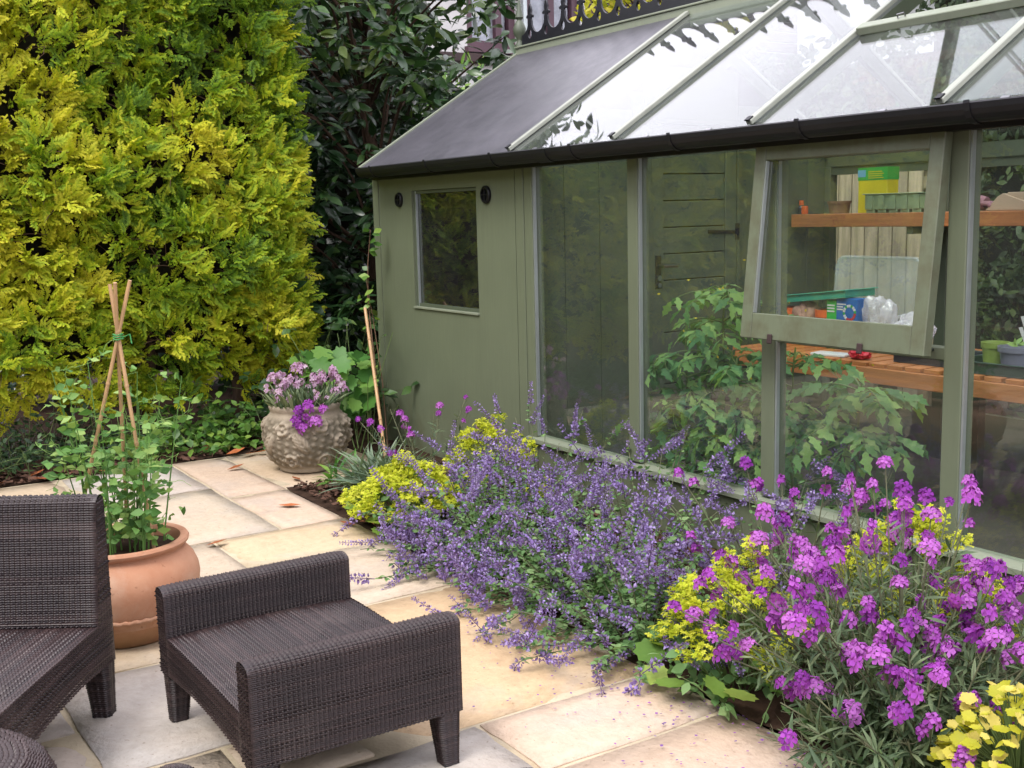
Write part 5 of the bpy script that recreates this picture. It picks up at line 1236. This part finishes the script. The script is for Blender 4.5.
def wallflower(name, c, label, nst, H, spread, lean=(0, 0), leaves=24, heads=1.0, lsize=(.04, .075), headscale=(.9, 1.38), stems_z=0.0, low=.3):
    w = thing(name, c, label, 'wallflower', 'mauve wallflowers'); cs = []; rs = []; LT = []; LA = []; HT = []; HA = []; pods = []; pr = []
    for k in range(nst):
        a = k * 2.399 + rng.uniform(-.3, .3); u = math.sqrt((k + .5) / nst); tilt = u * spread
        d = np.array((math.cos(a) * math.sin(tilt) + lean[0], math.sin(a) * math.sin(tilt) + lean[1], math.cos(tilt)))
        b = np.array(c) + np.array((math.cos(a) * u * .10, math.sin(a) * u * .10, 0)); L = H * rng.uniform(.62, 1.08) * (1 - .12 * u)
        P = curve_pts(b, d, L, .22 * u - .12, 8); cs.append(P); rs.append((.0036, .002))
        for q in range(leaves):
            t = rng.uniform(.08, .74) ** .9 * 8; i = int(t); p = P[i] + (P[min(8, i + 1)] - P[i]) * (t - i); sd_ = nrm(P[min(8, i + 1)] - P[i - 1 if i else 0]); ax = nrm(np.cross(sd_, rdirs(1)[0]) + sd_ * rng.uniform(.2, 1.0)); LT.append(p); LA.append(ax)
        if rng.random() < heads:
            HT.append(P[-1]); HA.append(nrm(P[-1] - P[-2] + np.array((0, 0, .5))))
            if rng.random() < .7:
                HT.append(P[-1] - (P[-1] - P[-3]) * .42 + rng.normal(0, .012, 3)); HA.append(nrm(rng.normal(0, .6, 3) + np.array((0, 0, .8))))
        for q in range(9):
            t = rng.uniform(.62, .95) * 8; i = int(t); p = P[i] + (P[min(8, i + 1)] - P[i]) * (t - i); sd_ = nrm(P[min(8, i + 1)] - P[i]); ax = nrm(np.cross(sd_, rdirs(1)[0]) + sd_ * .9); pods.append([p, p + ax * .018, p + ax * .04 + np.array((0, 0, .008))]); pr.append((.0011, .0007))
    V, F = tubes_arr(cs, rs, 5); big('stems', V, F, M['stemgrey'], w)
    V, F = tubes_arr(pods, pr, 3); big('seed_pods', V, F, M['stemgrey'], w)['kind'] = 'stuff'
    LT, LA = np.array(LT), np.array(LA); n = len(LT); tv, tf = leaf_t(.085, 4, .3, .22)
    V, F, t = instV(tv, tf, frames(LA, np.array((0, 0, 1.)) + rng.normal(0, .4, (n, 3))), LT, rng.uniform(*lsize, n), np.clip(rng.normal(.5, .25, n), 0, 1)); big('foliage', V, F, M['eryleaf'], w, t, True)['kind'] = 'stuff'
    HT, HA = np.array(HT), np.array(HA); n = len(HT)
    scatter('flower_head', HEADS, w, frames(np.cross(HA, rdirs(n)), HA), HT, rng.uniform(*headscale, n), rng.integers(0, 10, n))
    return w
wallflower('wallflower', (-2.05, 2.66, 0), 'big mauve wallflower clump in front, right of the catmint', 104, .72, 1.02, (.02, -.13), 36)
wallflower('wallflower', (-1.62, 2.98, 0), 'mauve wallflower clump at the right edge against the greenhouse base', 22, .62, .9, (-.1, -.15), 22)
wallflower('wallflower', (-2.75, 2.98, 0), 'mauve wallflower stems rising behind the lime flowers by the glass', 16, .66, .7, (.12, -.05), 10)
wallflower('wallflower', (-5.42, 2.93, 0), 'small mauve wallflower by the shed wall at the bed end', 13, .58, .75, (.05, 0), 10, .9, headscale=(.7, 1.0))
wallflower('wallflower', (-1.80, 2.42, 0), 'low mauve wallflower stems spilling over the paving at bottom right', 52, .42, 1.2, (-.12, -.16), 40, .5, (.05, .09))

# ---- catmint
def spike(seed):
    g = np.random.default_rng(seed); parts_ = []; L = g.uniform(.15, .23); nwh = int(L / .0145); pt, pf_ = leaf_t(.36, 2, .1, .25, .6)
    for k in range(nwh):
        t = k / (nwh - 1); y = L * (.02 + .96 * t ** .92); r = .015 * (1 - .55 * t) * g.uniform(.8, 1.2); nf = int(7 - 3 * t)
        if g.random() < .12: continue
        for q in range(nf):
            a = 2 * PI * q / nf + g.uniform(-.4, .4); d = np.array((math.cos(a), .35 + .3 * t, math.sin(a))); d /= np.linalg.norm(d)
            p = np.array((0, y, 0)) + np.array((math.cos(a), 0, math.sin(a))) * r * .35; s = .0185 * (1 - .35 * t) * g.uniform(.75, 1.2)
            parts_.append(instV(pt, pf_, frames(d[None], g.normal(0, 1, (1, 3))), p[None], s, np.array([g.uniform(.3, 1.0)])))
            parts_.append(instV(pt * np.array((.7, .6, 1)), pf_, frames(d[None], g.normal(0, 1, (1, 3))), p[None] * 1.0, s, np.array([g.uniform(0, .25)])))
    sv, sf = tubes_arr([[(0, 0, 0), (0, L * .5, 0), (0, L, 0)]], [(.0018, .001)], 3); sf = np.concatenate([sf[:, [0, 1, 2]], sf[:, [0, 2, 3]]]); parts_.append((sv, sf, np.full(len(sv), .1)))
    return merge(parts_)
SPK = [mesh_of('catmint_spike', *spike(k), M['catflower']) for k in range(7)]
def catmint(c, label, nst, H, spread, lean, leaves=50):
    w = thing('catmint', c, label, 'catmint', 'catmint along the bed'); cs = []; rs = []; LT = []; LA = []; HT = []; HA = []
    for k in range(nst):
        a = k * 2.399 + rng.uniform(-.4, .4); u = math.sqrt((k + .5) / nst); tilt = u * spread; d = np.array((math.cos(a) * math.sin(tilt) + lean[0] * u, math.sin(a) * math.sin(tilt) + lean[1] * u, math.cos(tilt)))
        b = np.array(c) + np.array((math.cos(a) * u * .16, math.sin(a) * u * .16, 0)); L = H * rng.uniform(.6, 1.1); P = curve_pts(b, d, L, .5 * u - .05, 8)
        for p in P: p[2] = max(p[2], .025 + .02 * rng.random())
        cs.append(P); rs.append((.003, .0016))
        for q in range(leaves):
            t = rng.uniform(.05, .92) * 8; i = int(t); p = P[i] + (P[min(8, i + 1)] - P[i]) * (t - i); ax = nrm(rdirs(1, -.3, .6)[0]); LT.append(p + ax * .004); LA.append(ax)
        HT.append(P[-1] - (P[-1] - P[-2]) * .6); HA.append(nrm(P[-1] - P[-2] + rng.normal(0, .12, 3)))
        if rng.random() < .22: i = 6; HT.append(P[i]); HA.append(nrm(P[7] - P[6] + rng.normal(0, .5, 3) + np.array((0, 0, .2))))
    V, F = tubes_arr(cs, rs, 4); big('stems', V, F, M['stemgrey'], w)
    LT, LA = np.array(LT), np.array(LA); n = len(LT); tv, tf = leaf_t(.34, 3, .15, .2)
    V, F, t = instV(tv, tf, frames(LA, np.array((0, 0, 1.)) + rng.normal(0, .45, (n, 3))), LT, rng.uniform(.016, .034, n), np.clip(rng.normal(.5, .25, n), 0, 1)); big('foliage', V, F, M['catleaf'], w, t)['kind'] = 'stuff'
    HT, HA = np.array(HT), np.array(HA); n = len(HT); scatter('flower_spike', SPK, w, frames(HA, rdirs(n)), HT, rng.uniform(.75, 1.25, n), rng.integers(0, 7, n))
catmint((-4.42, 2.66, 0), 'violet catmint clump at the far end, beside the yellow froth', 46, .44, 1.25, (.2, -.3))
catmint((-4.05, 2.52, 0), 'violet catmint clump sprawling lowest over the paving behind the footstool', 76, .47, 1.34, (-.15, -.42))
catmint((-3.45, 2.54, 0), 'violet catmint clump in the middle of the bed', 74, .46, 1.32, (-.05, -.36))
catmint((-2.98, 2.44, 0), 'violet catmint clump touching the lime flowers', 56, .42, 1.3, (-.1, -.34))
catmint((-3.75, 3.08, 0), 'tall catmint spikes standing against the middle glass', 26, .54, .75, (0, -.05), 30)
catmint((-4.55, 3.08, 0), 'tall catmint spikes against the first glass panel beside the shed wall', 22, .56, .7, (0, -.05), 26)
catmint((-3.0, 3.06, 0), 'tall catmint spikes below the open awning window', 22, .54, .75, (0, -.05), 24)

# ---- lady's mantle froth
def froth(seed):
    g = np.random.default_rng(seed); parts_ = []; pt, pf_ = leaf_t(.4, 2, 0, .1, .6)
    for k in range(46):
        c = nrm(g.normal(0, 1, 3)) * g.uniform(.25, 1) ** .5 * np.array((.042, .042, .028)) + np.array((0, 0, .02)); d = nrm(np.array((g.normal(0, .5), g.normal(0, .5), 1)))
        s1 = nrm(np.cross(d, g.normal(0, 1, 3))); s2 = np.cross(d, s1); ti = g.uniform(.1, 1)
        for q in range(4): a = PI / 2 * q; parts_.append(instV(pt, pf_, frames((math.cos(a) * s1 + math.sin(a) * s2)[None], d[None]), c[None], g.uniform(.008, .0125), np.array([ti])))
    return merge(parts_)
FRO = [mesh_of('froth', *froth(k), M['alchemilla']) for k in range(5)]
FANV, FANF = fan_t(9, .1, .16); FANM = [mesh_of('mantle_leaf', FANV, FANF, np.full(len(FANV), q), M['alchleaf'], True) for q in (.1, .45, .85)]
def mantle(c, label, rx, ry, H, nf, nl):
    w = thing('ladys_mantle', c, label, 'lime flowers', 'lime green frothy flowers'); a = rng.uniform(0, 2 * PI, nf); u = np.sqrt(rng.uniform(0, 1, nf))
    T = np.stack([c[0] + rx * u * np.cos(a), c[1] + ry * u * np.sin(a), H * (1 - .72 * u ** 1.7) * rng.uniform(.82, 1.1, nf)], -1)
    scatter('flower_spray', FRO, w, frames(rdirs(nf, -.2, .2), np.array((0, 0, 1.)) + rng.normal(0, .3, (nf, 3))), T, rng.uniform(.75, 1.25, nf), rng.integers(0, 5, nf))
    cs = [[np.array(c) + (t - np.array(c)) * np.array((.3, .3, 0)), np.array(c) + (t - np.array(c)) * np.array((.7, .7, .7)), t + (0, 0, .02)] for t in T]; V, F = tubes_arr(cs, [(.003, .0015)] * nf, 3); big('stems', V, F, M['stem'], w)
    a = rng.uniform(0, 2 * PI, nl); u = np.sqrt(rng.uniform(.1, 1, nl)); T = np.stack([c[0] + rx * .95 * u * np.cos(a), c[1] + ry * .95 * u * np.sin(a), H * (.62 - .5 * u ** 2) * rng.uniform(.5, 1, nl) + .02], -1)
    scatter('leaf', FANM, w, frames(np.stack([np.cos(a), np.sin(a), rng.uniform(-.3, .3, nl)], -1), np.array((0, 0, 1.)) + rng.normal(0, .3, (nl, 3))), T, rng.uniform(.06, .11, nl), rng.integers(0, 3, nl))
mantle((-4.88, 2.50, 0), 'yellow green frothy flowers at the far end of the bed by the mulch', .34, .28, .28, 120, 40)
mantle((-4.85, 3.02, 0), 'lime froth of flowers against the shed wall behind the catmint', .40, .20, .44, 70, 12)
mantle((-2.50, 2.46, 0), 'lime green frothy flowers between catmint and the big wallflower', .28, .26, .40, 64, 30)
mantle((-2.25, 3.02, 0), 'lime froth of flowers behind the big wallflower under the glass', .36, .20, .50, 60, 14)
# gold heuchera in the corner
heu = thing('gold_heuchera', (-1.50, 2.40, 0), 'lime gold lobed leaves in the bottom right corner', 'heuchera')
hp = []
for k in range(28):
    a = -PI / 2 + 2 * PI * (k + .5) / 28; r = .5 * (1 + .10 * math.cos(a * 5 + 1) + .07 * (1 if k % 2 else -1)); hp.append((r * math.cos(a), .46 + r * math.sin(a)))
tv, tf = lobed_t(hp, .2); HM = [mesh_of('heuchera_leaf', tv, tf, np.full(len(tv), q), M['heuchera'], True) for q in (.1, .4, .7, 1)]
n = 280; a = rng.uniform(0, 2 * PI, n); u = np.sqrt(rng.uniform(0, 1, n)); T = np.stack([-1.50 + .19 * u * np.cos(a), 2.40 + .19 * u * np.sin(a), .34 * (1 - .6 * u ** 2) * rng.uniform(.7, 1.05, n)], -1)
scatter('leaf', HM, heu, frames(np.stack([np.cos(a), np.sin(a), rng.uniform(-.3, .2, n)], -1), np.array((.25, -.2, 1.)) + rng.normal(0, .5, (n, 3))), T, rng.uniform(.022, .042, n), rng.integers(0, 4, n))
V, F = tubes_arr([[np.array((-1.50, 2.40, 0)), (np.array((-1.50, 2.40, .12)) + t) / 2, t] for t in T], [(.002, .0015)] * n, 3); big('stems', V, F, M['stem'], heu)

# ---- grey tufted pinks
def tuft(name, c, label, n, L, mat, cat='tufted plant', w=.05, spread=1.25):
    h = thing(name, c, label, cat); a = rng.uniform(0, 2 * PI, n); ti = np.sqrt(rng.uniform(0, 1, n)) * spread; ax = np.stack([np.sin(ti) * np.cos(a), np.sin(ti) * np.sin(a), np.cos(ti)], -1)
    T = np.array(c) + np.stack([rng.normal(0, .07, n), rng.normal(0, .07, n), np.zeros(n)], -1) + ax * rng.uniform(0, .1, n)[:, None]; tv, tf = leaf_t(w, 5, .3, .35, .35)
    V, F, t = instV(tv, tf, frames(ax, np.array((0, 0, 1.)) + rng.normal(0, .2, (n, 3))), T, rng.uniform(*L, n), rng.uniform(0, 1, n)); big('blades', V, F, mat, h, t, True)['kind'] = 'stuff'; return h
tuft('grey_pinks', (-5.55, 2.72, 0), 'grey green tufted pink beside the stone pot', 620, (.12, .24), M['grassgrey'])
tuft('strappy_tuft', (-5.80, 2.62, 0), 'small strappy green tuft on the mulch beside the stone pot', 30, (.12, .22), M['bigleaf'], w=.09, spread=1.4)
# ---- planting in the stone pot
sp_pl = thing('pot_pinks', (-6.33, 2.60, .38), 'pale pink flowers with grey leaves in the stone pot', 'pinks')
n = 520; a = rng.uniform(0, 2 * PI, n); u = np.sqrt(rng.uniform(0, 1, n)); T = np.stack([-6.33 + .20 * u * np.cos(a), 2.60 + .20 * u * np.sin(a), np.full(n, .38)], -1); ax = np.stack([np.cos(a) * u * .7 + rng.normal(0, .2, n), np.sin(a) * u * .7 + rng.normal(0, .2, n), np.ones(n)], -1)
tv, tf = leaf_t(.08, 4, .3, .25); V, F, t = instV(tv, tf, frames(ax, rdirs(n)), T, rng.uniform(.06, .16, n), rng.uniform(0, 1, n)); big('blades', V, F, M['eryleaf'], sp_pl, t)['kind'] = 'stuff'
n = 52; a = rng.uniform(0, 2 * PI, n); u = np.sqrt(rng.uniform(0, 1, n)); T = np.stack([-6.33 + .25 * u * np.cos(a), 2.60 + .25 * u * np.sin(a), .40 + rng.uniform(.04, .24, n) * (1 - .3 * u)], -1)
scatter('flower_head', SMALLH, sp_pl, frames(rdirs(n, -.2, .2), np.array((.2, -.1, 1.)) + rng.normal(0, .3, (n, 3))), T, rng.uniform(.8, 1.3, n), rng.integers(0, 4, n))
V, F = tubes_arr([[np.array((-6.33, 2.6, .38)) + (t - np.array((-6.33, 2.6, .38))) * np.array((.5, .5, 0)), t] for t in T], [(.0018, .0012)] * n, 3); big('stems', V, F, M['stemgrey'], sp_pl)
hang = thing('hanging_wallflower', (-6.14, 2.50, .36), 'bright mauve flowers hanging over the stone pot rim', 'flowers')
T = np.array([(-6.11, 2.47, .40), (-6.08, 2.52, .42), (-6.07, 2.50, .36), (-6.10, 2.45, .34), (-6.06, 2.55, .33), (-6.09, 2.48, .30), (-6.05, 2.60, .40)]); n = len(T)
scatter('flower_head', HEADS, hang, frames(rdirs(n, -.3, .3), np.array((.6, -.4, .5)) + rng.normal(0, .2, (n, 3))), T, rng.uniform(1.2, 1.7, n), rng.integers(0, 10, n))
V, F = tubes_arr([[np.array((-6.2, 2.56, .39)), (np.array((-6.2, 2.56, .44)) + t) / 2 + (0, 0, .03), t] for t in T], [(.002, .0015)] * n, 3); big('stems', V, F, M['stemgrey'], hang)

# ---- tomato plants in the greenhouse bed
def tomato(c, label, H, nst, reach):
    w = thing('tomato_plant', c, label, 'tomato plant', 'tomato plants in the greenhouse'); cs = []; rs = []; LT = []; LA = []; LS = []
    main = [np.array(c) + np.array((.02 * math.sin(i), .02 * math.cos(i * 1.3), H * i / 8)) for i in range(9)]; cs.append(main); rs.append((.009, .004))
    for k in range(nst):
        t = rng.uniform(.12, 1.0); b = np.array(c) + np.array((0, 0, H * t)); a = k * 2.4; L = reach * rng.uniform(.7, 1.1) * (1.1 - .35 * t); P = curve_pts(b, (math.cos(a), math.sin(a), .55), L, 1.1, 7)
        for p in P: p[1] = max(p[1], YF + .06)
        cs.append(P); rs.append((.004, .0015))
        for i in range(2, 8):
            d = nrm(P[i] - P[i - 1])
            for s in ((-1, 1) if i < 7 else (0,)):
                ax = nrm(s * np.cross(d, (0, 0, 1.)) + d * .55 + np.array((0, 0, -.25)) + rng.normal(0, .15, 3)); p = P[i].copy(); p[1] = max(p[1], YF + .07); ax[1] = max(ax[1], -.2) if p[1] < YF + .14 else ax[1]; LT.append(p); LA.append(nrm(ax)); LS.append(rng.uniform(.06, .11))
    V, F = tubes_arr(cs, rs, 5); big('stems', V, F, M['stem'], w)
    tv, tf = leaf_t(.24, 7, .15, .3, .4, .28); TMm = [mesh_of('tomato_leaf', tv, tf, np.full(len(tv), q), M['tomato'], True) for q in (.1, .4, .65, .95)]
    LT, LA = np.array(LT), np.array(LA); n = len(LT); Ms = frames(LA, np.array((0, -.3, 1.)) + rng.normal(0, .35, (n, 3)))
    if n > 295:
        kp = rng.permutation(n)[:295]; LT, LA, Ms, n = LT[kp], LA[kp], Ms[kp], 295
    scatter('leaf', TMm, w, Ms, LT, np.array(LS), rng.integers(0, 4, n))
    ft, ff = leaf_t(.3, 2); f = np.array([main[-1] + rng.normal(0, .1, 3) for k in range(10)]); f[:, 1] = np.maximum(f[:, 1], YF + .07); V, F, t = instV(ft, ff, frames(rdirs(10), rdirs(10)), f, .02, rng.uniform(0, 1, 10)); big('flowers', V, F, M['yellowflower'], w, t)
tomato((-3.86, 3.68, .03), 'leafy tomato plant behind the second glass panel, tallest', 1.10, 46, .40)
tomato((-4.05, 3.62, .03), 'dense tomato plant nearest the inner door, against the glass', .95, 40, .36)
tomato((-3.70, 3.60, .03), 'tomato plant pressed against the second glass panel, front', .80, 36, .34)
tomato((-3.52, 3.78, .03), 'tomato plant beside the awning window post, left side', .85, 34, .40)
tomato((-3.10, 3.72, .03), 'tomato plant under the open awning window', .74, 26, .36)
tomato((-2.05, 3.75, .03), 'small tomato plant in the last glass panel at the right', .45, 10, .3)
ground_cover('greenhouse_seedlings', 'low leafy seedlings in the soil inside the greenhouse glass', [(-4.9, -1.9, 3.5, 3.9)], 22, M['pea'], (.03, .07), .32, (.06, .22), 0, 'seedlings')
# planting that shows green through the far corner of the back glass
ground_cover('bed_edge_cover', 'low green leaves filling the front of the bed below the flowers', [(-2.75, -1.3, 2.3, 2.6), (-2.6, -1.75, 2.25, 2.45), (-2.6, -1.75, 2.25, 2.40), (-4.9, -2.75, 2.33, 2.6)], 60, M['catleaf'], (.03, .06), .3, (.06, .2), 0)
# ---- fallen leaves and petals
tv, tf = leaf_t(.22, 6, .18, -.14, .5); DL = [mesh_of('dry_leaf', tv, tf, None, M['deadleaf'], True) for k in range(3)]
spots = [(-6.55, 2.17, .10), (-5.55, 2.10, .11), (-6.02, 2.42, .09), (-5.72, 2.45, .10), (-4.98, 2.30, .10), (-4.86, 2.33, .09), (-4.93, 2.26, .09), (-5.05, 1.55, .09), (-7.0, 2.32, .11), (-6.95, 2.5, .10)]
spots += [(-7.06 + rng.normal(0, .06), y, rng.uniform(.08, .12)) for y in np.linspace(.75, 2.75, 16)]
lab = ['single dry orange leaf on the flags left of the stone pot', 'single dry orange leaf on the flag beside the mulch corner', 'dry leaf at the corner of the mulch', 'dry leaf on the mulch by the strappy tuft', 'dry orange leaf at the foot of the yellow froth', 'dry orange leaf beside the catmint on the paving edge', 'dry orange leaf lowest at the foot of the yellow froth', 'dry leaf stain-like on the flag behind the footstool', 'dry leaf by the left foot of the stone pot', 'dry leaf behind the stone pot']
ORD = 'first second third fourth fifth sixth seventh eighth ninth tenth eleventh twelfth thirteenth fourteenth fifteenth sixteenth'.split()
for k, (x, y, s) in enumerate(spots):
    o = link('fallen_leaf', DL[k % 3]); o.location = (x, y, .012); o.rotation_euler = (rng.normal(0, .12), rng.normal(0, .12), rng.uniform(0, 6.28)); o.scale = (s * 1.15, s * 1.15, s * 1.15)
    tag(o, lab[k] if k < 10 else 'dry orange leaf in the litter at the hedge foot, %s from the left' % ORD[k - 10], 'fallen leaf', 'dry leaves on the ground')
n = 330; T = np.stack([rng.uniform(-3.6, -1.6, n), 2.28 - np.abs(rng.normal(0, .22, n)), np.full(n, .008)], -1); tv, tf = leaf_t(.4, 2, 0, 0)
V, F, t = instV(tv, tf, frames(rdirs(n, -.05, .05), np.tile((0, 0, 1.), (n, 1)) + rng.normal(0, .15, (n, 3))), T, rng.uniform(.006, .014, n), rng.uniform(0, 1, n))
tag(big('fallen_petals', V, F, M['petal'], None, t), 'scattered violet petals on the paving below the flowers', 'petals', kind='stuff')
